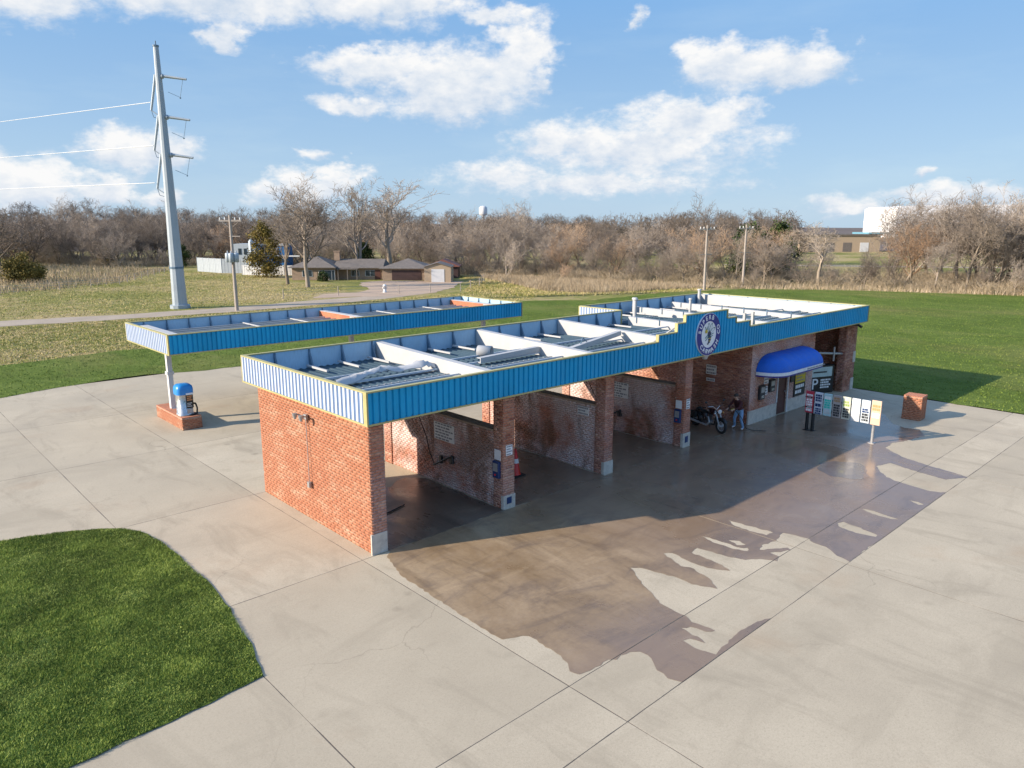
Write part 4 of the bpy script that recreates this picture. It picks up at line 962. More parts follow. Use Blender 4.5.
# ------------------------------------------------------------------ row of menu panels
t = thing('menu_sign', 'row of eight upright menu panels on posts standing in front of the awning', 'sign', (19.72, -3.4, 0), 0)
for y, mt, r in ((1.36, 'black', .07), (1.12, 'black', .07), (-1.28, 'grey', .055)):
    m = MB(); m.tube((.07, y, 0), (.07, y, 1.45 if y > -1 else 1.2), r, n=10); m.box(-.05, y - .11, 0, .19, y + .11, .02); m.build('post', MT[mt], t)
m = MB(); m.box(.0, -1.5, 1.38, .05, 1.48, 1.44); m.box(.0, -1.5, .95, .05, 1.48, 1.01); m.build('rail', MT['dark'], t)
MP = {'red': (.50, .04, .07), 'pale': (.62, .66, .72), 'turq': (.42, .62, .64), 'greyb': (.40, .36, .34), 'cream': (.60, .60, .48), 'white': (.76, .76, .74), 'blueish': (.60, .66, .70), 'peach': (.72, .50, .36)}
pm = {k: simple('panel_' + k, tuple(v * .9 for v in c), .5, var=.14) for k, c in MP.items()}
ac = {'w': MT['paper'], 'navy': MT['bluebox'], 'teal': simple('teal_print', (.02, .50, .40), .5), 'brown': simple('brown_print', (.33, .20, .10), .6), 'dk': MT['dark'], 'green': simple('green_print', (.25, .34, .08), .6), 'or': simple('orange_print', (.70, .30, .12), .6), 'lg': simple('grey_pale_print', (.5, .5, .5), .6)}
spec = [('red', 'w', [(.5, .55, 'w'), (.2, .25, 'w'), (.78, .2, 'w')], 'red menu panel with white script'), ('pale', 'navy', [(.76, .34, 'navy'), (.44, .18, 'navy'), (.16, .3, 'navy')], 'pale grey menu panel with navy letters'), ('turq', 'teal', [(.56, .42, 'teal'), (.84, .16, 'w'), (.2, .2, 'lg')], 'pale turquoise menu panel with teal patch'),
        ('greyb', 'dk', [(.82, .22, 'brown'), (.45, .34, 'dk'), (.17, .22, 'dk')], 'grey menu panel with brown heading'), ('cream', 'dk', [(.72, .26, 'green'), (.3, .44, 'dk')], 'cream menu panel with green heading and black block'), ('white', 'lg', [(.75, .08, 'lg')], 'plain white menu panel'), ('blueish', 'dk', [(.8, .18, 'lg'), (.55, .2, 'navy'), (.26, .36, 'dk')], 'pale blue menu panel with dark lettering'), ('peach', 'or', [(.72, .26, 'or'), (.4, .22, 'w')], 'peach menu panel with orange heading')]
for k, (c, a, bl, lab) in enumerate(spec):
    y = 1.44 - k * .374; m = MB(); w_, z0, z1 = (.325, .77, 1.68) if k < 7 else (.36, .76, 1.73)
    m.bbox(-.05, y - w_, z0, 0.0, y, z1, .008); p = m.build('menu_panel', pm[c], t); p['label'] = lab
    rr = random.Random(k + 40)
    for (cz, hh, mm) in bl:
        m = MB(); H = z1 - z0
        nrow = max(1, int(hh * H / .085))
        for r in range(nrow):
            zz = z0 + H * (cz - hh / 2) + H * hh * r / nrow; x = .04
            while x < w_ - .06:
                L = min(rr.uniform(.03, .12), w_ - .04 - x); m.box(-.055, y - x - L, zz, -.0505, y - x, zz + H * hh / nrow * .78); x += L + .014
        m.build('print', ac[mm], p)

# ------------------------------------------------------------------ brick plinth box
t = thing('brick_plinth', 'free standing square red brick pillar with flat top right of the menu panels', 'brick pillar', (24.68, -4.80, 0), R(3))
m = MB(); m.box(.012, .012, 0, .74, .75, 1.03); p = m.build('core', MT['mortar'], t)
brick_mesh('bricks', [((0.012, 0, 0), (0, 1, 0), (-1, 0, 0), .76, 1.03), ((0, .012, 0), (1, 0, 0), (0, -1, 0), .75, 1.03), ((.738, 0, 0), (0, 1, 0), (1, 0, 0), .76, 1.03), ((0, .748, 0), (1, 0, 0), (0, 1, 0), .75, 1.03)], MT['brick'], p)
m = MB(); 
for i in range(4):
    for j in range(8): m.box(.005 + i * .187, .006 + j * .094, 1.03, .005 + i * .187 + .176, .006 + j * .094 + .084, 1.075)
m.build('brick_cap', simple('plinth_brick_cap', (.46, .19, .11), .9, var=.3, scale=6), p)  # orange brick colour of the cap, mottled at random

# ------------------------------------------------------------------ vacuum canopy
VC = thing('vacuum_canopy', 'long narrow canopy with ribbed blue fascia over the vacuum islands', 'canopy')
KX0, KX1, KY0, KY1, KB, KT = .343, 19.80, 15.125, 20.61, 3.23, 4.045
fascia(VC, 'front_fascia', (KX0, KY0), (KX1, KY0), [(KX1 - KX0, KT)], KB, MT['blue'], brace_every=1.0)
fascia(VC, 'end_fascia', (KX0, KY1), (KX0, KY0 + .1), [(KY1 - KY0 - .1, KT - .002)], KB, MT['blue_pale'], MT['pale_rib'], brace_every=1.0)
fascia(VC, 'rear_fascia', (KX1 - .1, KY1), (KX0 + .1, KY1), [(KX1 - KX0 - .2, KT - .004)], KB, MT['blue'], brace_every=1.0)
fascia(VC, 'far_end_fascia', (KX1, KY0 + .1), (KX1, KY1), [(KY1 - KY0 - .1, KT - .002)], KB, MT['blue'], brace_every=1.0)
m, tt = deck(KX0 + .13, KX1 - .13, KY0 + .13, KY1 - .13, 3.42); m.build('deck_sheet', MT['deck'], VC)
for y in (15.7, 16.3, 16.9, 17.5, 18.1, 18.7, 19.3, 19.9): MB().box(KX0 + .15, y, 3.52, KX1 - .15, y + .05, 3.62).build('purlin', MT['whitebeam'], VC)
for x in (5.5, 8.0, 13.2, 16.4): MB().box(x, KY0 + .15, 3.605, x + .07, KY1 - .15, 3.65).build('purlin', MT['whitebeam'], VC)
for x in (1.04, 10.0, 18.9):
    m = MB(); m.box(x - .14, KY0 + .14, 3.50, x + .14, KY1 - .14, 3.86); bb = m.build('cross_beam', MT['orange_rust'], VC)
    m = MB(); m.box(x - .16, KY0 + .14, 3.861, x + .16, KY1 - .14, 3.885); m.box(x - .155, KY0 + .5, 3.6, x - .142, KY0 + 2.2, 3.84); m.build('beam_flange', MT['whitebeam'], bb)
    m = MB(); m.box(x - .10, 17.42, .02, x + .10, 17.62, 3.50); ps = m.build('post', MT['white'], VC)
    m = MB(); m.box(x - .14, 17.38, 2.02, x + .14, 17.66, 2.16); m.box(x - .17, 17.35, .5, x + .17, 17.69, .53); m.build('collar', MT['white'], ps)
def island(x, y, label):
    t = thing('brick_island', label, 'island', (x, y, 0), 0, 'brick islands under the canopy')
    m = MB(); m.box(.012, .012, 0, .80, 3.18, .50); p = m.build('core', MT['mortar'], t)
    brick_mesh('bricks', [((.012, 0, 0), (0, 1, 0), (-1, 0, 0), 3.19, .50), ((0, .012, 0), (1, 0, 0), (0, -1, 0), .81, .50), ((.798, 0, 0), (0, 1, 0), (1, 0, 0), 3.19, .5), ((0, 3.178, 0), (1, 0, 0), (0, 1, 0), .81, .5)], MT['brick'], p)
    m = MB()
    for i in range(8):
        for j in range(15):
            if 3 <= i <= 5 and j == 9: continue
            m.box(.004 + i * .1, .008 + j * .212, .50, .004 + i * .1 + .09, .008 + j * .212 + .2, .535)
    m.build('brick_cap', MT['brick_cap'], p)
    return t
MT['brick_cap'] = simple('island_brick_cap', (.44, .18, .105), .9, var=.3, scale=6)
island(.68, 15.42, 'brick island in front of the canopy end carrying the blue topped vacuum')
island(9.6, 15.42, 'brick island hidden behind the long building under the middle canopy post')
def vacuum(x, y, label):
    t = thing('car_vacuum', label, 'vacuum', (x, y, .535), 0)
    def sq(r, h, n=24, e=4.0):
        out = []
        for k in range(n):
            a = 2 * math.pi * k / n; c, s_ = math.cos(a), math.sin(a); q = (abs(c) ** e + abs(s_) ** e) ** (-1 / e); out.append((r * q * c, r * q * s_, h))
        return out
    def loft(rings, mat, nm, par):
        m = MB(); n = len(rings[0]); v = [p for r_ in rings for p in r_]; m.add(v, [(i * n + k, i * n + (k + 1) % n, (i + 1) * n + (k + 1) % n, (i + 1) * n + k) for i in range(len(rings) - 1) for k in range(n)], True)
        m.add(rings[-1], [tuple(range(n))]); m.add(rings[0], [tuple(range(n))[::-1]]); return m.build(nm, mat, par)
    loft([sq(.31, 0), sq(.31, .08), sq(.29, .085), sq(.29, .9)], MT['steel'], 'cabinet', t)
    loft([sq(.34, .90), sq(.345, 1.02), sq(.345, 1.12), sq(.32, 1.24), sq(.24, 1.31), sq(.10, 1.33)], MT['domeblue'], 'dome', t)
    m = MB(); m.box(-.02, -.312, .32, .27, -.292, .88); pn = m.build('control_panel', MT['black'], t)
    m = MB(); marks(m, (-.0, -.313, .62), (1, 0, 0), (0, 0, 1), (0, -1, 0), .25, .24, 3, 3, lead=.6); m.build('print', ac['or'], pn)
    m = MB(); marks(m, (.0, -.313, .36), (1, 0, 0), (0, 0, 1), (0, -1, 0), .22, .2, 3, 4, lead=.4); m.build('print', MT['paper'], pn)
    m = MB(); m.box(-.02, -.35, .885, .26, -.335, .965); m.build('label_plate', MT['paper'], t)
    m = MB(); m.tube((.29, -.1, .45), (.40, -.16, .45), .04, n=8); m.path([(.40, -.16, .45), (.44, -.2, .25), (.40, -.25, .06), (.3, -.36, .04), (.05, -.38, .03)], .035, 8); m.build('hose', MT['rubber'], t)
    m = MB(); m.box(.0, -.305, .06, .24, -.292, .28); m.build('bin_door', MT['grey'], t)
vacuum(1.02, 15.98, 'steel car vacuum with rounded blue top on the brick island by the canopy post')

# ------------------------------------------------------------------ traffic cone in the second bay
t = thing('traffic_cone', 'red traffic cone with black base just inside the second wash bay', 'cone', (6.96, 2.04, 0), 0)
m = MB(); m.bbox(-.26, -.26, 0, .26, .26, .05, .012); m.build('base', MT['rubber'], t)
m = MB(); m.lathe([(.20, .05), (.17, .12), (.045, .92), (.03, .93)], (0, 0, 0), 16); m.build('cone_body', MT['red'], t)
m = MB(); m.lathe([(.124, .45), (.100, .60)], (0, 0, 0), 16, capb=False, capt=False); m.build('white_band', MT['paper'], t)

# ------------------------------------------------------------------ motorcycle
def motorcycle(loc, rz):
    t = thing('motorcycle', 'black cruiser motorcycle with chrome engine being washed in the last open bay', 'motorcycle', loc, rz)
    for x, wd in ((-.74, .085), (.80, .065)):
        m = MB(); m.torus((x, 0, .32), .255, wd * .9, 'y', 28, 8); tw = m.build('wheel', MT['rubber'], t)
        m = MB(); m.torus((x, 0, .32), .20, .022, 'y', 24, 6); m.tube((x, -.09, .32), (x, .09, .32), .05, n=10)
        for k in range(12): a = 2 * math.pi * k / 12; m.tube((x, 0, .32), (x + .2 * math.cos(a), 0, .32 + .2 * math.sin(a)), .007, n=4)
        m.build('rim', MT['grey'], tw)
        m = MB(); P = [(x + .345 * math.cos(a), .32 + .345 * math.sin(a)) for a in [R(d) for d in (range(10, 171, 16) if x < 0 else range(30, 151, 15))]]
        v = [];
        for (a, b) in P: v += [(a, -.1 * wd / .085, b - .02), (a, -.06, b + .02), (a, .06, b + .02), (a, .1 * wd / .085, b - .02)]
        m.add(v, [(4 * i + j, 4 * i + 4 + j, 4 * i + 5 + j, 4 * i + 1 + j) for i in range(len(P) - 1) for j in range(3)], True); m.build('fender', MT['black'], t)
    m = MB()
    for s_ in (-.10, .10): m.tube((.80, s_, .32), (.52, s_, .92), .032, n=8)
    m.build('fork', MT['grey'], t)
    m = MB(); m.path([(.55, 0, .86), (.2, 0, .78), (-.3, 0, .62), (-.74, .1, .32)], .035, 8); m.path([(.5, 0, .75), (.4, 0, .3), (-.25, 0, .22), (-.74, -.1, .32)], .03, 8); m.path([(-.3, 0, .62), (-.25, 0, .22)], .03, 8); m.build('frame', MT['black'], t)
    m = MB(); m.bbox(-.22, -.14, .24, .22, .14, .42, .03)
    m.tube((.03, 0, .40), (.16, 0, .70), .095, .085, 12); m.tube((-.03, 0, .40), (-.16, 0, .70), .095, .085, 12); m.tube((.05, -.17, .33), (.05, .17, .33), .11, n=14)
    for k in range(4): m.tube((.045 + .027 * k, 0, .46 + .06 * k), (.05 + .027 * k, 0, .475 + .06 * k), .115, n=12); m.tube((-.045 - .027 * k, 0, .46 + .06 * k), (-.05 - .027 * k, 0, .475 + .06 * k), .115, n=12)
    m.build('engine', simple('dark_engine_metal', (.14, .14, .145), .35, .8), t)
    m = MB(); m.ell((.22, 0, .82), (.30, .145, .125), 14, 8); m.build('fuel_tank', simple('dark_tank', (.03, .010, .012), .2), t)
    m = MB(); m.ell((-.22, 0, .735), (.24, .16, .07), 12, 6); m.ell((-.55, 0, .79), (.17, .12, .06), 12, 6); m.build('seat', MT['rubber'], t)
    m = MB(); m.path([(.5, -.40, 1.10), (.42, -.44, 1.08), (.30, -.40, 1.03)], .016, 6); m.path([(.48, .0, .95), (.46, -.18, 1.09), (.40, -.38, 1.09), (.24, -.43, 1.03)], .016, 6); m.path([(.48, .0, .95), (.46, .18, 1.09), (.40, .38, 1.09), (.24, .43, 1.03)], .016, 6); hb = m.build('handlebar', MT['chrome'], t)
    for s_ in (-1, 1):
        m = MB(); m.tube((.30, s_ * .41, 1.055), (.15, s_ * .44, 1.0), .022, n=8); m.build('grip', MT['rubber'], hb)
        m = MB(); m.tube((.40, s_ * .33, 1.09), (.38, s_ * .46, 1.25), .008, n=5); m.ell((.37, s_ * .47, 1.28), (.015, .075, .045), 10, 6); m.build('mirror', MT['dark'], hb)
    m = MB(); m.lathe([(.03, -.10), (.085, -.04), (.1, .03)], (.66, 0, .90), 14, axis='x'); hl = m.build('headlight', MT['chrome'], t)
    m = MB(); m.ell((.69, 0, .90), (.02, .09, .09), 12, 8); m.build('lens', MT['white'], hl)
    for s_ in (-1, 1): m = MB(); m.ell((.64, s_ * .22, .84), (.04, .045, .045), 8, 6); m.tube((.62, 0, .84), (.62, s_ * .2, .84), .01, n=5); m.build('turn_signal', simple('amber_lens', (.45, .2, .04), .3) if s_ > 0 else bpy.data.materials['amber_lens'], t) if s_ > 0 else m.build('turn_signal', MT['chrome'], t)
    m = MB(); m.path([(.16, -.13, .60), (.28, -.17, .38), (.15, -.19, .25), (-.3, -.2, .26), (-1.0, -.2, .30)], .04, 8); m.tube((-.35, -.2, .262), (-1.05, -.2, .305), .055, n=10); m.build('exhaust', MT['grey'], t)
    for s_ in (-1, 1): m = MB(); m.bbox(-.95, s_ * .2 - .07, .42, -.5, s_ * .2 + .07, .68, .03); m.build('saddlebag', MT['rubber'], t)
    m = MB(); m.ell((-1.06, 0, .52), (.03, .06, .04), 8, 6); m.build('tail_light', MT['red'], t)
    m = MB(); m.tube((-.1, .12, .25), (-.22, .34, .02), .015, n=6); m.build('kickstand', MT['dark'], t)
motorcycle((16.80, .80, 0.004), R(-106))

# ------------------------------------------------------------------ person washing it
def person(loc, rz):
    t = thing('person', 'person in dark maroon top and pale blue jeans stooping beside the motorcycle', 'person', loc, rz)
    J = []; E = []; Rr = []
    def j(p, r, par=None):
        J.append(p); Rr.append(r); i = len(J) - 1
        if par is not None: E.append((par, i))
        return i
    pel = j((0, 0, .83), .15); sp = j((.06, 0, .98), .135, pel); ch = j((.15, 0, 1.15), .155, sp); nk = j((.24, 0, 1.29), .06, ch); hd = j((.275, 0, 1.35), .075, nk); h2 = j((.30, 0, 1.42), .098, hd); h3 = j((.315, 0, 1.50), .075, h2)
    for s_ in (-1, 1):
        hp = j((.0, s_ * .105, .78), .098, pel); k = j((.09, s_ * .17, .44), .066, hp); a = j((-.02, s_ * .21, .09), .045, k); h = j((-.05, s_ * .215, .045), .04, a) if False else a; f = j((.13, s_ * .245, .04), .038, a)
        sh = j((.17, s_ * .19, 1.20), .07, ch); el = j((.36, s_ * .25, 1.0), .047, sh); wr = j((.58, s_ * .15 + .03, .95), .032, el); pm_ = j((.655, s_ * .13 + .03, .935), .036, wr)
        for q, (dy, L, dz) in enumerate(((-.03, .055, .0), (-.011, .065, .008), (.010, .06, .006), (.029, .048, -.002))):
            a1 = j((.655 + .035 + L * .45, s_ * .13 + .03 + dy, .925 + dz), .0095, pm_); j((.655 + .035 + L, s_ * .13 + .03 + dy * 1.05, .895 + dz), .008, a1)
        t1 = j((.66, s_ * .13 + .03 - s_ * .05, .925), .011, pm_); j((.70, s_ * .13 + .03 - s_ * .058, .91), .009, t1)
    me = bpy.data.meshes.new('body'); me.from_pydata(J, E, []); ob = bpy.data.objects.new('body', me); COL.objects.link(ob)
    md = ob.modifiers.new('skin', 'SKIN'); md.use_smooth_shade = True
    for v, r in zip(me.skin_vertices[0].data, Rr): v.radius = (r, r); v.use_root = False
    me.skin_vertices[0].data[0].use_root = True
    sb = ob.modifiers.new('sub', 'SUBSURF'); sb.levels = 2; sb.render_levels = 2
    dg = bpy.context.evaluated_depsgraph_get(); me2 = bpy.data.meshes.new_from_object(ob.evaluated_get(dg)); bpy.data.objects.remove(ob)
    me2.materials.clear()
    for k in ('denim', 'maroon', 'skin', 'shoe'): me2.materials.append(MT[k])
    for p in me2.polygons:
        c = p.center; p.use_smooth = True
        head = c.x > .19 and c.z > 1.285 and abs(c.y) < .14
        p.material_index = 3 if c.z < .085 else 2 if (c.x > .585 or head) else 0 if c.z < .87 - c.x * .3 and c.x < .22 else 1
    b = bpy.data.objects.new('body', me2); COL.objects.link(b); b.parent = t
    m = MB(); m.ell((.285, 0, 1.475), (.115, .095, .085), 14, 8); m.build('hair', MT['hair'], t)
    m = MB(); m.ell((.405, 0, 1.405), (.022, .016, .022), 8, 6); m.ell((.30, .096, 1.42), (.02, .012, .03), 8, 6); m.ell((.30, -.096, 1.42), (.02, .012, .03), 8, 6); m.build('nose_and_ears', MT['skin'], t)
    m = MB(); m.ell((.392, .035, 1.437), (.008, .014, .008), 6, 4); m.ell((.392, -.035, 1.437), (.008, .014, .008), 6, 4); m.box(.392, -.028, 1.368, .399, .028, 1.375); m.build('eyes_and_mouth', MT['hair'], t)
    return t
person((17.80, -.06, .006), R(172))
t = thing('wash_wand', 'thin black wand with hose held by the stooping person towards the motorcycle', 'wand', (17.80, -.06, 0), R(172))
m = MB(); m.tube((.50, .1, .95), (.80, .05, .92), .018, n=6); m.tube((.80, .05, .92), (1.05, .3, 1.25), .012, n=6); m.build('tube', MT['dark'], t)
m = MB(); m.tube((.48, .1, .955), (.66, .075, .93), .028, n=8); m.build('grip', MT['yellow'], t)
m = MB(); m.path([(.48, .1, .95), (.3, .35, .6), (.1, .45, .15), (-.2, .5, .03), (-.6, .9, .03)], .014, 5); m.build('hose', MT['rubber'], t)

# ------------------------------------------------------------------ steel power tower, utility poles, wires
IR = Vector((.7315, -.6818, 0))
t = thing('power_tower', 'tall tapered galvanised steel power pole standing beside the gravel road', 'power pole', (17.5, 64.4, -.05))
m = MB(); m.lathe([(1.0, 0), (1.0, .35), (.74, .36)], (0, 0, 0), 12, False); m.lathe([(.74, .36), (.66, 4), (.50, 12), (.36, 20), (.25, 25.5)], (0, 0, 0), 12, False); sh = m.build('shaft', MT['galv'], t)
m = MB(); m.lathe([(.70, 4.1), (.70, 4.3)], (0, 0, 0), 12, False); m.lathe([(.3, 25.45), (.3, 25.6), (.06, 25.65), (.05, 26.0)], (0, 0, 0), 10, False); m.build('collar', MT['brace'], sh)
for z, ze in ((22.8, 19.6), (19.0, 15.8), (15.4, 12.1)):
    r0 = .24 + (26.3 - z) * .02
    m = MB(); a = IR * r0; b = IR * 2.7; m.tube((a.x, a.y, z), (b.x, b.y, z - .32), .15, .11, 8); m.tube((a.x, a.y, z - .05), (a.x * 1.4, a.y * 1.4, z - .06), .24, n=8); m.build('arm', MT['galv'], t)
    m = MB(); a = IR * -r0; b = IR * (-r0 - .72); m.tube((a.x, a.y, z + .1), (b.x, b.y, ze), .14, .11, 8); c = IR * (-r0 - .05); m.tube((b.x, b.y, ze), (c.x * .9, c.y * .9, ze - .5), .05, n=6); m.build('strut', MT['galv'], t)
    m = MB(); p = IR * 1.95; m.tube((p.x, p.y, z - 2.0), ((IR * 2.35).x, (IR * 2.35).y, z - .3), .022, n=5); m.tube((p.x, p.y, z - 2.0), ((IR * .8).x, (IR * .8).y, z - 1.5), .022, n=5); m.ell((p.x, p.y, z - 2.05), (.09, .09, .07), 8, 6)
    m.build('insulator', MT['brace'], t); m = MB(); m.path([((IR * (-r0 - .72)).x, (IR * (-r0 - .72)).y, ze), ((IR * (-r0 - .55)).x, (IR * (-r0 - .55)).y, ze - .65), ((IR * (-r0)).x, (IR * (-r0)).y, ze - .8)], .03, 5); m.build('jumper_wire', MT['brace'], t)
for k, P in enumerate([[(16.75, 65.1, 20.3), (11.3, 109.6, 22.3), (-2.2, 171.7, 24.4), (-40, 300, 32)], [(16.6, 65.1, 16.2), (10.6, 108.9, 17.5), (-3.2, 170.7, 17.9), (-40, 300, 24)], [(16.4, 65.1, 12.6), (10, 108.2, 13.3), (-3.9, 169.8, 12.6), (-40, 300, 17)]]):
    m = MB(); m.path(P, .035, 5); o = m.build('power_line', MT['wire']); tag(o, ['uppermost', 'middle', 'lowest'][k] + ' power line running left from the tall steel tower', 'power line', 'power lines from the tower')
def upole(x, y, h, label, cans=False, rz=0.0):
    t = thing('utility_pole', label, 'utility pole', (x, y, -.05), rz, 'wooden utility poles')
    m = MB(); m.tube((0, 0, 0), (0, 0, h), .19, .12, 10); m.build('pole', MT['wood_pole'], t)
    m = MB(); m.box(-1.1, -.08, h - .62, 1.1, .04, h - .46); 
    m.tube((-.9, 0, h - .6), (0, -.02, h - 1.3), .025, n=5); m.tube((.9, 0, h - .6), (0, -.02, h - 1.3), .025, n=5); m.build('crossarm', MT['wood_pole'], t)
    for xx in (-1.0, -.5, .5, 1.0): MB().lathe([(.05, 0), (.07, .06), (.05, .12), (.07, .18), (.03, .24)], (xx, -.02, h - .46), 8).build('insulator', MT['paper'], t)
    if cans:
        m = MB(); m.box(-.2, -.1, h - 2.1, .9, 0, h - 2.0); m.build('crossarm', MT['wood_pole'], t)
        for xx, yy in ((-.42, -.2), (.42, -.2), (.0, -.42)):
            m = MB(); m.lathe([(.22, 0), (.26, .03), (.26, .85), (.2, .92), (.06, .94), (.05, 1.15)], (xx, yy, h - 4.6), 12); m.build('transformer', MT['galv'], t)
    else:
        m = MB(); m.box(-.9, -.06, h - 3.9, .9, .0, h - 3.8); m.build('crossarm', MT['wood_pole'], t)
upole(20.93, 58.21, 9.45, 'wooden utility pole carrying grey transformer cans near the tall steel tower', True, R(-43))
upole(77.95, 40.07, 8.6, 'plain wooden utility pole at the edge of the straw in front of the treeline', False, R(-30))
upole(85.97, 38.9, 8.7, 'weathered wooden utility pole set back among the bare trees', False, R(-30))

# ------------------------------------------------------------------ ranch house, shed and outbuildings
RZ = math.atan2(-.682, .7315)
def hip_roof(m, x0, y0, x1, y1, z, h, ov=.45, ridge='x', inset=None):
    x0 -= ov; y0 -= ov; x1 += ov; y1 += ov; t_ = .14
    if ridge == 'x':
        i = (y1 - y0) / 2 if inset is None else inset; ym = (y0 + y1) / 2; A, B = (x0 + i, ym, z + h), (x1 - i, ym, z + h)
        v = [(x0, y0, z), (x1, y0, z), (x1, y1, z), (x0, y1, z), A, B]; f = [(0, 1, 5, 4), (1, 2, 5), (2, 3, 4, 5), (3, 0, 4), (3, 2, 1, 0)]
    else:
        i = (x1 - x0) / 2 if inset is None else inset; xm = (x0 + x1) / 2; A, B = (xm, y0 + i, z + h), (xm, y1 - i, z + h)
        v = [(x0, y0, z), (x1, y0, z), (x1, y1, z), (x0, y1, z), A, B]; f = [(0, 1, 4), (1, 2, 5, 4), (2, 3, 5), (3, 0, 4, 5), (3, 2, 1, 0)]
    m.add(v, f); m.box(x0, y0, z - t_, x1, y1, z - .003); return m
H = thing('ranch_house', 'low tan brick ranch house with grey hipped roofs and dark garage door', 'house', (55.9, 85.0, -.05), RZ); H.scale = (1, 1, .74)
m = MB(); m.box(0, 0, 0, 7.2, 7.5, 2.45); m.box(-7.6, 1.6, 0, -.003, 8.5, 2.45); m.box(-14.5, .2, 0, -7.603, 8.0, 2.6); hw = m.build('wall', MT['tanbrick'], H)
m = MB(); hip_roof(m, 0, 0, 7.2, 7.5, 2.6, 1.9, .5, 'y'); r1 = m.build('roof', MT['roof'], H)
m = MB(); hip_roof(m, -7.8, 1.6, -.6, 8.5, 2.605, 1.7, .5, 'x', .2); m.build('roof', MT['roof'], H)
m = MB(); hip_roof(m, -14.5, .2, -7.9, 8.0, 2.75, 2.2, .5, 'y'); r3 = m.build('roof', MT['roof'], H)
m = MB(); m.box(-8.6, 4.2, 4.0, -7.7, 5.1, 5.9); m.box(-8.7, 4.1, 5.9, -7.6, 5.2, 6.05); m.build('chimney', MT['tanbrick'], r3)
m = MB(); m.box(1.5, -.05, 0, 6.2, -.002, 2.12)
for k in range(4): m.box(1.55, -.07, .05 + k * .52, 6.15, -.052, .05 + k * .52 + .46)
m.build('garage_door', MT['garage'], H)
for (x, y, w_, z0, z1) in ((-3.0, 1.6, 1.5, .8, 2.0), (-5.3, 1.6, 1.2, .8, 2.0), (-10.2, .2, 1.6, .8, 2.0), (-12.8, .2, 1.5, .8, 2.0), (-8.6, .2, .9, 0, 2.05)):
    m = MB(); m.box(x - .06, y - .06, z0 - .06, x + w_ + .06, y - .002, z1 + .06); wf = m.build('window_frame', MT['white'], H)
    m = MB(); m.box(x, y - .07, z0, x + w_ / 2 - .03, y - .061, z1); m.box(x + w_ / 2 + .03, y - .07, z0, x + w_, y - .061, z1); m.build('pane', MT['glass'], wf)
m = MB(); m.box(-1.5, 1.53, 0, -.6, 1.598, 2.05); m.build('door', MT['door'], H)
m = MB(); m.box(-7.4, .1, 2.3, -4.0, 1.2, 2.44)
for x in (-7.2, -5.7, -4.2): m.box(x, .15, 0, x + .12, .27, 2.3)
m.build('porch', MT['roof'], H)
S2 = thing('garden_shed', 'small tan shed with low gable roof and white roller door beside the house', 'shed', (58.3, 77.1, -.05), RZ)
m = MB(); m.box(0, 0, 0, 4.1, 5, 2.3); m.add([(0, 0, 2.3), (4.1, 0, 2.3), (2.05, 0, 2.9), (0, 5, 2.3), (4.1, 5, 2.3), (2.05, 5, 2.9)], [(0, 1, 2), (4, 3, 5)]); m.build('wall', MT['tan'], S2)
m = MB(); m.add([(-.15, -.2, 2.27), (2.05, -.2, 2.93), (2.05, 5.2, 2.93), (-.15, 5.2, 2.27), (-.15, -.2, 2.36), (2.05, -.2, 3.02), (2.05, 5.2, 3.02), (-.15, 5.2, 2.36)], [(0, 3, 2, 1), (4, 5, 6, 7), (0, 1, 5, 4), (2, 3, 7, 6), (3, 0, 4, 7)])
m.add([(4.25, -.2, 2.27), (2.05, -.2, 2.93), (2.05, 5.2, 2.93), (4.25, 5.2, 2.27), (4.25, -.2, 2.36), (2.05, -.2, 3.02), (2.05, 5.2, 3.02), (4.25, 5.2, 2.36)], [(0, 1, 2, 3), (4, 7, 6, 5), (0, 4, 5, 1), (2, 6, 7, 3), (3, 7, 4, 0)]); m.build('roof', MT['roof'], S2)
m = MB(); m.box(1.1, -.05, 0, 3.1, -.003, 2.0); m.build('door', MT['white'], S2)
t = thing('wheelie_bin', 'blue bin standing between the garage and the small shed', 'bin', (61.2, 78.6, -.04), RZ)
m = MB(); m.bbox(-.5, -.5, .1, .5, .5, 1.2, .05); m.build('body', MT['binblue'], t); m = MB(); m.bbox(-.55, -.55, 1.2, .55, .55, 1.32, .03); m.build('lid', MT['binblue'], t)
t = thing('red_barn', 'small red roofed barn partly hidden behind the shed', 'barn', (64.5, 84.5, -.05), RZ); t.scale = (1, 1, .74)
m = MB(); m.box(0, 0, 0, 5, 5, 2.6); m.build('wall', MT['garage'], t); m = MB(); hip_roof(m, 0, 0, 5, 5, 2.65, 1.5, .3, 'y', .1); m.build('roof', MT['redroof'], t)
t = thing('white_hydrant', 'short white standpipe on the grass in front of the house', 'hydrant', (43.8, 66.0, -.05))
m = MB(); m.lathe([(.28, 0), (.28, .1), (.2, .12), (.2, .75), (.26, .78), (.26, .86), (.15, 1.02), (.04, 1.05)], (0, 0, 0), 12); m.tube((-.32, 0, .6), (.32, 0, .6), .09, n=8); m.build('standpipe', MT['white'], t)
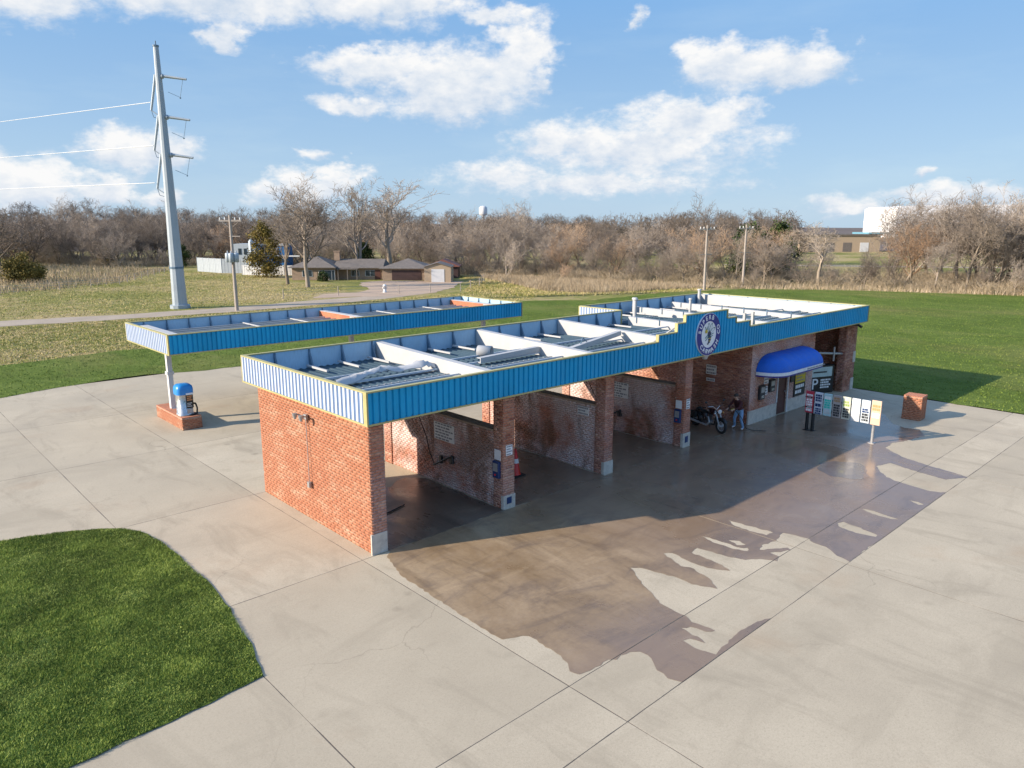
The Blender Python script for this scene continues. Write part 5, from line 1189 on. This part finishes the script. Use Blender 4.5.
# works yard behind a white fence
def fence_run(name, label, pts, h, mat, panel=2.2, gap=.015, cat='fence'):
    t = thing(name, label, cat, (*pts[0], -.05))
    o = Vector(pts[0])
    for a, b in zip(pts[:-1], pts[1:]):
        a = Vector(a); b = Vector(b); d = (b - a); L = d.length; n = max(1, int(round(L / panel))); ang = math.atan2(d.y, d.x)
        for k in range(n):
            p = a + d * (k / n) - o; m = MB(); w_ = L / n
            for q in range(8): m.box(gap + q * (w_ - gap) / 8, -.02 - .02 * (q % 2), 0, gap + (q + 1) * (w_ - gap) / 8 - .01, .03, h)
            ob = m.build('fence_panel', mat, t); ob.location = (p.x, p.y, 0); ob.rotation_euler = (0, 0, ang)
            m = MB(); m.box(p.x - .05, p.y - .05, 0, p.x + .05, p.y + .05, h + .1); m.build('post', mat, t)
MT['palefence'] = simple('pale_grey_cladding', (.36, .40, .43), .6, var=.15)
fence_run('white_fence', 'tall pale metal fence round the works yard left of the big trees', [(43.3, 129.6), (44.5, 121.0), (47.9, 117.4)], 2.6, MT['palefence'])
fence_run('white_fence', 'lower white fence curving from the works yard towards the house', [(45.2, 113.6), (47.4, 110.5), (50.2, 107.6), (53.2, 104.5)], 1.7, MT['white'])
t = thing('works_building', 'white works building with blue clad side behind the white fence', 'building', (53.0, 131.0, -.05), RZ)
m = MB(); m.box(-1.8, 0, 0, 2.0, 6, 5.0); m.build('wall', MT['palefence'], t); m = MB(); m.box(3.4, -.3, 0, 8.5, 5, 4.7); m.build('blue_cladding', MT['bluesteel'], t); m = MB(); m.box(3.2, -.5, 4.7, 8.7, 5.2, 4.95); m.box(3.2, -.6, 2.5, 11.5, -.31, 2.75); m.build('roof_edge', MT['white'], t)
for x in (.0, 1.1): m = MB(); m.box(x - .9, -.06, 2.9, x - .3, -.002, 4.1); m.build('window', MT['glass'], t)
for k, (x, h_) in enumerate(((2.25, 6.0), (3.1, 5.4))):
    m = MB(); m.lathe([(.55, 0), (.55, h_ - .5), (.3, h_ - .1), (.05, h_)], (x, -1.3, 0), 14); m.tube((x, -1.3, h_), (x, -1.3, h_ + .8), .06); m.build('tank', MT['galv'], t)
# distant buildings
t = thing('tan_warehouse', 'long tan warehouse with dark side wall beyond the bare trees', 'warehouse', (241.0, 106.0, -.05), math.atan2(-21, 23))
m = MB(); m.box(0, 0, 0, 28, 14, 5.6); m.build('wall', MT['tan'], t); m = MB(); m.box(-.4, -.4, 5.6, 28.4, 14.4, 6.1); m.build('roof', MT['roof'], t); m = MB(); m.box(23.5, -.6, 6.11, 30, 12, 6.7); m.build('roof_unit', simple('pale_blue_roof', (.15, .33, .42), .5), t)
for k in range(4): m = MB(); m.box(3 + 6 * k, -.08, 0, 6 + 6 * k, -.002, 3.2); m.build('door', MT['white'] if k == 3 else MT['roof'], t)
t = thing('industrial_plant', 'very large white industrial building rising above the far trees', 'factory', (446.0, 149.0, -.05), math.atan2(-.682, .7315))
m = MB(); m.box(0, 0, 0, 110, 40, 19.5); m.build('wall', simple('plant_white_cladding', (.85, .85, .84), .7, var=.04), t)
m = MB(); m.extr([(0, .02, 19.5), (110, .02, 19.5), (110, .02, 20.4), (80, .02, 21.3), (30, .02, 21.3), (2, .02, 20.4)][::-1], (0, 39.9, 0)); m.build('roof', bpy.data.materials['plant_white_cladding'], t)
t = thing('water_tank', 'small white water tower on the horizon above the trees', 'water tower', (393, 451, -.05))
m = MB(); m.lathe([(1.0, 0), (.8, 17), (3.2, 18.5), (3.4, 19), (3.4, 24), (2.2, 25.2), (.1, 25.6)], (0, 0, 0), 16); m.build('tank', MT['white'], t)

# ------------------------------------------------------------------ field fences
def wire_fence(label, pts, sp=4.0, h=1.15):
    t = thing('wire_fence', label, 'fence', (*pts[0], -.05)); o = Vector(pts[0]); m = MB(); last = None; P = []
    for a, b in zip(pts[:-1], pts[1:]):
        a = Vector(a); b = Vector(b); n = max(1, int((b - a).length / sp))
        for k in range(n): P.append(a.lerp(b, k / n) - o)
    P.append(Vector(pts[-1]) - o)
    me = MB().tube((0, 0, 0), (0, 0, h), .055, .05, 6).mesh('post')
    for p in P: link('post', me, MT['wood_pole'], t, (p.x, p.y, 0))
    for z in (.35, .7, 1.05): m.path([(p.x, p.y, z) for p in P], .011, 3)
    m.build('wire', MT['brace'], t)
wire_fence('thin wire fence on posts crossing the straw field towards the trees', [(-20, 91), (6.3, 94.5), (13.5, 97.9), (22.5, 104), (33, 122), (41, 136)])
wire_fence('wire fence on posts along the drive in front of the house', [(30, 66.5), (37, 66.0), (43.8, 62.8), (52, 60.5), (60, 66), (66, 72)])

# ------------------------------------------------------------------ trees
def tubes_np(segs, n=3):
    S = np.array(segs, float); p0 = S[:, 0:3]; p1 = S[:, 3:6]; r0 = S[:, 6]; r1 = S[:, 7]
    d = p1 - p0; L = np.linalg.norm(d, axis=1); d = d / np.maximum(L, 1e-6)[:, None]
    a = np.where(np.abs(d[:, 2:3]) < .9, np.array([[0, 0, 1.0]]), np.array([[1.0, 0, 0]])); u = np.cross(d, a); u /= np.linalg.norm(u, axis=1)[:, None]; w = np.cross(d, u)
    V = []
    for P, r in ((p0, r0), (p1, r1)):
        for k in range(n): t = 2 * math.pi * k / n; V.append(P + (u * math.cos(t) + w * math.sin(t)) * r[:, None])
    V = np.stack(V, 1); k = len(S); F = np.array([(i, (i + 1) % n, n + (i + 1) % n, n + i) for i in range(n)])
    return V.reshape(-1, 3), (np.arange(k)[:, None, None] * 2 * n + F[None]).reshape(-1, 4)
def grow(seed, h, trunk_r, spread=.9, levels=4, stems=1, low=.25, kids=(9, 6, 5, 4), twist=.22, minr=.012):
    rr = random.Random(seed); trunk = []; crown = []
    def branch(p, d, L, r, lev, out):
        n = (6, 5, 4, 3, 2)[min(lev, 4)]; pts = [(p, r)]; q = p; dd = d
        for i in range(n):
            k = twist * (.45 if lev == 0 else 1 + .3 * lev)
            dd = (dd + Vector((rr.gauss(0, k), rr.gauss(0, k), rr.gauss(0, k * .7) + (.10 if lev else .03)))).normalized()
            q = q + dd * (L / n); r1 = max(minr, r * (1 - .72 * (i + 1) / n)); out.append((*pts[-1][0], *q, pts[-1][1], r1)); pts.append((q, r1))
        if lev >= levels: return
        nk = kids[min(lev, len(kids) - 1)]
        for c in range(nk):
            f = (low if lev == 0 else .22) + (1 - (low if lev == 0 else .22)) * (c + rr.random()) / nk; x = f * n; i = min(n - 1, int(x)); a, b = pts[i], pts[i + 1]; pp = a[0].lerp(b[0], x - i); rb = a[1] + (b[1] - a[1]) * (x - i)
            ang = rr.uniform(.45, 1.05) * spread; az = rr.uniform(0, 2 * math.pi); ax = (b[0] - a[0]).normalized(); s_ = ax.orthogonal().normalized(); s_ = Matrix.Rotation(az, 3, ax) @ s_
            nd = (ax * math.cos(ang) + s_ * math.sin(ang)).normalized()
            branch(pp, nd, L * rr.uniform(.42, .66) * (1.12 - .45 * f if lev == 0 else 1), max(minr, rb * rr.uniform(.55, .8)), lev + 1, crown)
    for s_ in range(stems):
        d = Vector((rr.gauss(0, .12 + .2 * (stems > 1)), rr.gauss(0, .12 + .2 * (stems > 1)), 1)).normalized()
        branch(Vector((rr.gauss(0, .25) * (stems > 1), rr.gauss(0, .25) * (stems > 1), 0)), d, h * rr.uniform(.72, .85), trunk_r * rr.uniform(.75, 1), 0, trunk)
    return trunk, crown
def tree_proto(name, seed, h, tr, bark_m, twig_m, **kw):
    tr_, cr_ = grow(seed, h, tr, **kw)
    V, F = tubes_np(tr_, 7); a = np_mesh_idx('trunk', V, F, None, True); a.materials.append(bark_m)
    V, F = tubes_np(cr_, 3); b = np_mesh_idx('crown', V, F, None, True); b.materials.append(twig_m)
    return a, b
NT_ = [0]
def put_tree(pr, x, y, s, rz, label, name='bare_tree', group=None, sx=1.0):
    t = thing(name, label, 'tree', (x, y, -.08), rz, group); t.scale = (s * sx, s * sx, s)
    for me, nm in zip(pr, ('trunk', 'crown')):
        o = bpy.data.objects.new(nm, me); COL.objects.link(o); o.parent = t
    return t
PR = [tree_proto('t', 21, 10, .17, MT['bark'], MT['twig'], stems=2, kids=(9, 6, 5, 3), low=.12, minr=.013),
      tree_proto('t', 22, 10, .20, MT['bark'], MT['twig'], stems=1, kids=(14, 7, 5, 3), low=.15, minr=.013),
      tree_proto('t', 23, 10, .14, MT['bark_pale'], MT['twig'], stems=3, kids=(7, 5, 5, 3), low=.10, minr=.013, spread=.75),
      tree_proto('t', 24, 10, .16, MT['bark'], MT['twig_warm'], stems=2, kids=(10, 6, 4, 3), low=.10, minr=.013, spread=1.05),
      tree_proto('t', 25, 10, .22, MT['bark_pale'], MT['twig'], stems=1, kids=(13, 6, 5, 3), low=.28, minr=.013, spread=1.0)]
NAMES = ['twin stemmed grey brown bare tree', 'single stemmed bushy bare tree', 'pale barked multi stemmed bare tree', 'warm reddish brown bare tree', 'pale trunked spreading bare tree']
ROWS = ['front row', 'second row', 'third row', 'back row']
LINE = [(-75, 218), (-20, 208), (22, 192), (30, 172), (35.5, 153), (47, 152), (57, 148), (63, 130), (70, 112), (75, 98), (74.5, 87), (75.5, 78), (78.5, 71), (78.5, 62), (80, 55), (83, 50), (83.5, 41), (89, 35), (94.5, 28), (96.5, 21.5), (99, 15), (100.5, 8), (105, -5), (112, -25), (118, -45)]
CAMXY = Vector((-9.25, -15.18))
def along(line, step):
    out = []; carry = 0
    for a, b in zip(line[:-1], line[1:]):
        a = Vector(a); b = Vector(b); L = (b - a).length; x = carry
        while x < L: out.append(a.lerp(b, x / L)); x += step
        carry = x - L
    return out
rt = random.Random(77)
for row, (off, step, hs) in enumerate(((1.5, 3.5, .66), (7, 3.7, .84), (14, 4.4, .98), (25, 5.6, 1.06))):
    for p in along(LINE, step):
        out = (p - CAMXY).normalized(); q = p + out * (off + rt.uniform(-2, 2.5)) + Vector((rt.uniform(-1.5, 1.5), rt.uniform(-1.5, 1.5)))
        dist = (q - CAMXY).length; rel = (q - CAMXY); az = math.degrees(math.atan2(rel.y, rel.x))
        if az < 3 or az > 88: continue
        k = rt.choices(range(5), (3, 3, 2.4, 1.6 if 20 < az < 50 else .6, 1.2))[0]
        hh = hs * (.92 + .0018 * max(0, dist - 95)) * rt.uniform(.60, 1.14)
        if 19 < az < 26.5:
            if row > 0 and rt.random() < .62: continue
            hh *= .80
        if az <= 19.6 and row > 0: hh = rt.uniform(.92, 1.18)
        if row == 0 and rt.random() < .35: hh *= .6
        zone = 'left of the steel tower' if az > 71.5 else 'behind the house' if az > 51 else 'between shed and poles' if az > 32 else 'beyond the right lawn'
        put_tree(PR[k], q.x, q.y, hh, rt.uniform(0, 6.28), NAMES[k] + ', ' + ROWS[row] + ' of treeline ' + zone, group='bare trees of the winter treeline', sx=rt.uniform(.9, 1.25))
for k in range(13):   # taller trees screening the far plant
    az = R(11.5 + 8.2 * k / 12 + rt.uniform(-.25, .25)); d_ = rt.uniform(124, 160); put_tree(PR[rt.choice((0, 1, 2, 4))], CAMXY.x + d_ * math.cos(az), CAMXY.y + d_ * math.sin(az), rt.uniform(1.05, 1.25), rt.uniform(0, 6.28), 'taller bare tree screening the white industrial building at the right', group='tall bare trees before the white plant', sx=rt.uniform(.95, 1.2))
# low brush in front of and under the trees (no one could count it)
def brush(name, line, n, off0, off1, h, mat, seed, nst=9):
    rs = np.random.RandomState(seed); pts = along(line, .25); segs = []; rr = random.Random(seed)
    for _ in range(n):
        p = rr.choice(pts); o = (p - CAMXY).normalized(); q = p + o * rr.uniform(off0, off1); H_ = h * rr.uniform(.45, 1.2)
        for s_ in range(nst):
            a = rr.uniform(0, 6.28); l = rr.uniform(.1, .75); b = Vector((q.x + rr.uniform(-.5, .5), q.y + rr.uniform(-.5, .5), -.06)); m1 = b + Vector((math.cos(a) * l * .5, math.sin(a) * l * .5, .6)) * H_ * .6; e = m1 + Vector((math.cos(a) * l + rr.uniform(-.4, .4), math.sin(a) * l + rr.uniform(-.4, .4), rr.uniform(.2, .8))) * H_ * .5
            segs.append((*b, *m1, .025, .018)); segs.append((*m1, *e, .018, .01))
            for _k in range(2):
                f = b.lerp(m1, rr.uniform(.4, 1)); g_ = f + Vector((rr.uniform(-.6, .6), rr.uniform(-.6, .6), rr.uniform(.1, .7))) * H_ * .5; segs.append((*f, *g_, .014, .009))
    V, F = tubes_np(segs, 3); return stuff(link(name, np_mesh_idx(name, V, F, np.repeat(rs.rand(len(segs)), 6), True), mat))
brush('undergrowth', LINE[2:], 5200, -1.0, 32, 2.4, MT['brush'], 5)
# far woods: many small simple trees as one mass, on low hills
def far_wood():
    V0, F0 = tubes_np(sum(grow(31, 10, .2, stems=2, kids=(7, 5, 4), levels=3, low=.1, minr=.03), []), 3); V1, F1 = tubes_np(sum(grow(32, 10, .2, stems=1, kids=(11, 6, 3), levels=3, low=.15, minr=.03), []), 3)
    rs = np.random.RandomState(9); Vs, Fs, Ts = [], [], []; off = 0
    for k in range(620):
        az = R(rs.uniform(2, 90)); d = rs.uniform(170, 420) if k < 420 else rs.uniform(420, 640); V, F = (V0, F0) if rs.rand() < .5 else (V1, F1)
        if 12 < math.degrees(az) < 26: continue
        a = rs.uniform(0, 6.28); s_ = rs.uniform(.7, 1.15) * (1 + (d - 170) / 700); c, sn = math.cos(a), math.sin(a); M_ = np.array([[c, -sn, 0], [sn, c, 0], [0, 0, 1]]) * s_; M_[:2] *= 1.3
        X, Y = CAMXY.x + d * math.cos(az), CAMXY.y + d * math.sin(az)
        W = V @ M_.T + np.array([X, Y, hill_z(X, Y) - .3]); Vs.append(W); Fs.append(F + off); Ts.append(np.full(len(W), rs.rand())); off += len(W)
    return stuff(link('far_wood', np_mesh_idx('far_wood', np.concatenate(Vs), np.concatenate(Fs), np.concatenate(Ts), True), MT['twig']))
def hill_z(x, y):
    d = math.hypot(x - CAMXY.x, y - CAMXY.y); a = math.atan2(y - CAMXY.y, x - CAMXY.x)
    t_ = max(0, min(1, (d - 300) / 500)); return t_ * t_ * (3 - 2 * t_) * (9 + 5 * math.sin(a * 6.0 + .8) + 3 * math.sin(a * 15)) - .06
m = MB(); NA, ND = 90, 10
for i in range(NA + 1):
    for j_ in range(ND + 1):
        a = 2 * math.pi * i / NA; d = 300 + 900 * j_ / ND; x = CAMXY.x + d * math.cos(a); y = CAMXY.y + d * math.sin(a); m.v.append((x, y, hill_z(x, y) + .04))
for i in range(NA):
    for j_ in range(ND): a = i * (ND + 1) + j_; m.f.append((a, a + 1, a + ND + 2, a + ND + 1)); m.sm.append(True)
hl_ = structure(m.build('hills', MT['hill']))
for p in hl_.data.polygons:
    pass
if sum(p.normal.z for p in hl_.data.polygons) < 0: hl_.data.flip_normals()
far_wood()
# trees one can tell apart
B1 = tree_proto('t', 41, 10, .30, MT['bark_pale'], MT['twig'], stems=1, kids=(10, 6, 5, 4), low=.26, minr=.013, spread=.85)
B2 = tree_proto('t', 42, 10, .26, MT['bark_pale'], MT['bark_pale'], stems=2, kids=(8, 5, 4, 4), low=.28, minr=.014, spread=.8)
B3 = tree_proto('t', 43, 10, .28, MT['bark'], MT['twig'], stems=1, kids=(9, 5, 4, 4), low=.28, minr=.014, spread=.85)
put_tree(B1, 40.4, 80.2, 1.2, 1.0, 'tall pale barked bare tree on the grass in front of the house', 'bare_tree')
put_tree(B3, 40.9, 87.4, 1.02, 2.5, 'shorter dark trunked bare tree left of the tall pale one by the house', 'bare_tree')
put_tree(B2, 57.2, 93.5, 1.40, .4, 'huge pale twin stemmed bare tree rising behind the house roof', 'bare_tree')
put_tree(B3, 63.5, 94.5, 1.46, 4.0, 'huge dark limbed bare tree rising behind the garage', 'bare_tree', sx=1.35)
put_tree(B1, 52.0, 100.0, 1.45, 5.2, 'large bare tree behind the left wing of the house', 'bare_tree')
put_tree(B3, 93.6, 31.4, .82, 1.2, 'dark spreading bare tree standing just behind the lawn edge at right', 'bare_tree', sx=1.35)
def leafy(name, label, x, y, h, w, mat, n, seed, conic=.5, leaf=.22):
    rs = np.random.RandomState(seed); t = thing(name, label, 'tree' if h > 4 else 'bush', (x, y, -.08))
    segs = [(0, 0, 0, 0, 0, h * .8, .16, .05)]
    for k in range(26):
        z = rs.uniform(.08, .85) * h; a = rs.uniform(0, 6.28); l = w / 2 * (1 - conic * z / h) * rs.uniform(.6, 1); segs.append((0, 0, z * .85, l * math.cos(a), l * math.sin(a), z + .15 * h, .05, .012))
    V, F = tubes_np(segs, 5); link('trunk', np_mesh_idx('trunk', V, F, None, True), MT['bark'], t)
    # clumps of small leaf faces with an uneven outline
    C = []; nc = 70
    for k in range(nc):
        z = rs.beta(1.3, 1.3) * .95 + .05; prof = (math.sin(math.pi * min(1, z * .9 + .08)) ** .6) * (1 - conic * z); a = rs.uniform(0, 6.28); rad = w / 2 * prof * rs.uniform(.35, 1.05); C.append((rad * math.cos(a), rad * math.sin(a), z * h, rs.uniform(.10, .2) * w))
    C = np.array(C); ci = rs.randint(0, nc, n); d = rs.normal(size=(n, 3)); d /= np.linalg.norm(d, axis=1)[:, None]; P = C[ci, :3] + d * (C[ci, 3] * rs.uniform(.3, 1.1, n))[:, None]; P[:, 2] = np.maximum(P[:, 2], .1)
    e1 = rs.normal(size=(n, 3)); e1 /= np.linalg.norm(e1, axis=1)[:, None]; e2 = np.cross(e1, rs.normal(size=(n, 3))); e2 /= np.linalg.norm(e2, axis=1)[:, None]; s_ = leaf * rs.uniform(.5, 1.2, n)[:, None]
    V = np.stack([P - e1 * s_ * .5, P + e2 * s_ * .35, P + e1 * s_ * .5, P - e2 * s_ * .35], 1); tone = np.repeat(rs.rand(nc)[ci] * .7 + rs.rand(n) * .3, 4)
    link('crown', np_mesh('crown', V, 4, tone), mat, t); return t
leafy('cedar_bush', 'rounded rusty green cedar bush alone in the straw field', 12.95, 118.2, 3.9, 6.2, MT['cedar_rust'], 9000, 1, .35, .26)
leafy('cedar_tree', 'dense green cedar tree beside the works yard left of the bare trees', 45.5, 104.5, 8.8, 6.5, MT['cedar_rust'], 9000, 2, .35, .32)
leafy('cedar_tree', 'dark green cedar between the huge bare trees behind the house', 60.5, 97.5, 5.6, 4.2, MT['cedar'], 5000, 3, .5, .28)
leafy('cedar_tree', 'broad dark evergreen standing among the bare trees behind the utility poles', 104.0, 48.5, 8.6, 7.5, MT['cedar'], 9000, 4, .3, .36)
leafy('cedar_tree', 'narrower dark evergreen right beside the broad dark evergreen', 108.5, 45.5, 8.8, 7.0, MT['cedar'], 8000, 5, .3, .36)
leafy('cedar_bush', 'low cedar shrub in front of the left treeline beside the tower', 46.0, 146.0, 4.6, 4.5, MT['cedar'], 4000, 6, .4, .3)
leafy('cedar_bush', 'low evergreen shrub half hidden at the foot of the left treeline', 36.5, 163.0, 4.0, 5.0, MT['cedar_rust'], 4000, 7, .4, .3)
leafy('clipped_shrub', 'round dark shrub under the front windows of the house', 47.8, 89.5, 1.5, 2.2, MT['cedar'], 1500, 8, .2, .2)

# ------------------------------------------------------------------ grass
def blades(name, poly, n, h, w, mat, z=0.0, seed=1, clump=0.0, lean=.5, weight=None, holes=()):
    rs = np.random.RandomState(seed); P = np.array(poly); lo, hi = P.min(0), P.max(0); X = rs.uniform(lo[0], hi[0], n); Y = rs.uniform(lo[1], hi[1], n); k = inpoly(X, Y, poly)
    for hpoly in holes: k &= ~inpoly(X, Y, hpoly)
    if weight is not None: k &= rs.rand(n) < weight(X, Y)
    X, Y = X[k], Y[k]; n = len(X); a = rs.uniform(0, 6.28, n); f = np.sin(X * 2.1 + 1.3 * np.sin(Y * 1.7)) * np.sin(Y * 2.6 + 1.1 * np.sin(X * 1.3)); f2 = np.sin(X * 6.3 + Y * 2.2 + 2 * np.sin(Y * 5)) * np.sin(Y * 7.1 - X * 3)
    H = h * rs.uniform(.5, 1.2, n) * (1 + clump * (f * .5 + f2 * .5)); W = w * rs.uniform(.6, 1.3, n); lx = rs.normal(0, lean, n) * H; ly = rs.normal(0, lean, n) * H
    c, s_ = np.cos(a) * W / 2, np.sin(a) * W / 2; Z = np.full(n, z)
    V = np.stack([np.stack([X - c, Y - s_, Z], 1), np.stack([X + c, Y + s_, Z], 1), np.stack([X + lx, Y + ly, Z + H], 1)], 1)
    tone = np.repeat(np.clip(.5 + .28 * f + .16 * f2 + rs.normal(0, .18, n), 0, .999), 3)
    return stuff(link(name, np_mesh(name, V, 3, tone), mat))
blades('island_grass', LAWN_ISLE, 680000, .042, .013, MT['grass'], .02, 1, .6)
NEARLAWN = [p for p in LAWN_BACK]
blades('lawn_grass', NEARLAWN, 520000, .065, .05, MT['grass_far'], .012, 2, .5, weight=lambda X, Y: np.clip(55 / (1 + np.hypot(X + 9, Y + 15)) - .3, .12, 1))
BANK = [(-45, 36.5), (-30, 37), (-2.3, 37.9), (1, 38.6), (5.1, 39.2), (9.7, 38), (17.3, 37.8), (30.6, 43.6), (40.7, 46.9), (48.5, 45.7), (54, 48), (52, 58), (42, 58), (32, 57), (20.8, 56.8), (10, 57.6), (1, 59), (-45, 60.5)]
blades('rough_grass', BANK, 170000, .10, .06, MT['field'], -.05, 3, .5, .6)
FIELD = [(-60, 68), (1.8, 64.8), (11.2, 62.8), (30, 62.8), (33, 65), (36, 70), (42, 72), (45.5, 80), (40, 92), (46, 106), (44, 118), (42, 132), (37, 150), (28, 170), (-60, 185)]
blades('field_grass', FIELD, 220000, .10, .08, MT['field'], -.05, 4, .6, .6)
FIELD2 = [(54, 48), (60, 45), (69, 41.2), (80, 40), (80, 52), (77, 64), (76, 76), (72, 86), (66, 76), (60, 68), (52, 60)]
blades('field_grass', FIELD2, 80000, .2, .08, MT['field'], -.05, 5, .6, .6)
STRAW = [(-60, 88), (6, 96), (14, 99.5), (23, 106), (33, 124), (41, 138), (37, 151), (29, 172), (20, 192), (-60, 205)]
blades('tall_straw', STRAW, 90000, .75, .07, MT['straw'], -.05, 6, .4, .3)
blades('tall_straw', [(74, 84), (78, 66), (80, 52), (83, 40), (76, 42.5), (69, 44), (62, 47), (60, 53), (64, 62), (69, 74)], 70000, .75, .05, MT['straw'], -.05, 7, .4, .3)
blades('tall_straw', [(82, 40), (83.3, 36.3), (92.6, 23.6), (99.2, 7.9), (104, -6), (116, -45), (124, -45), (108, -3), (104, 10), (97, 26), (88, 40)], 60000, .8, .05, MT['straw'], -.05, 8, .4, .3)
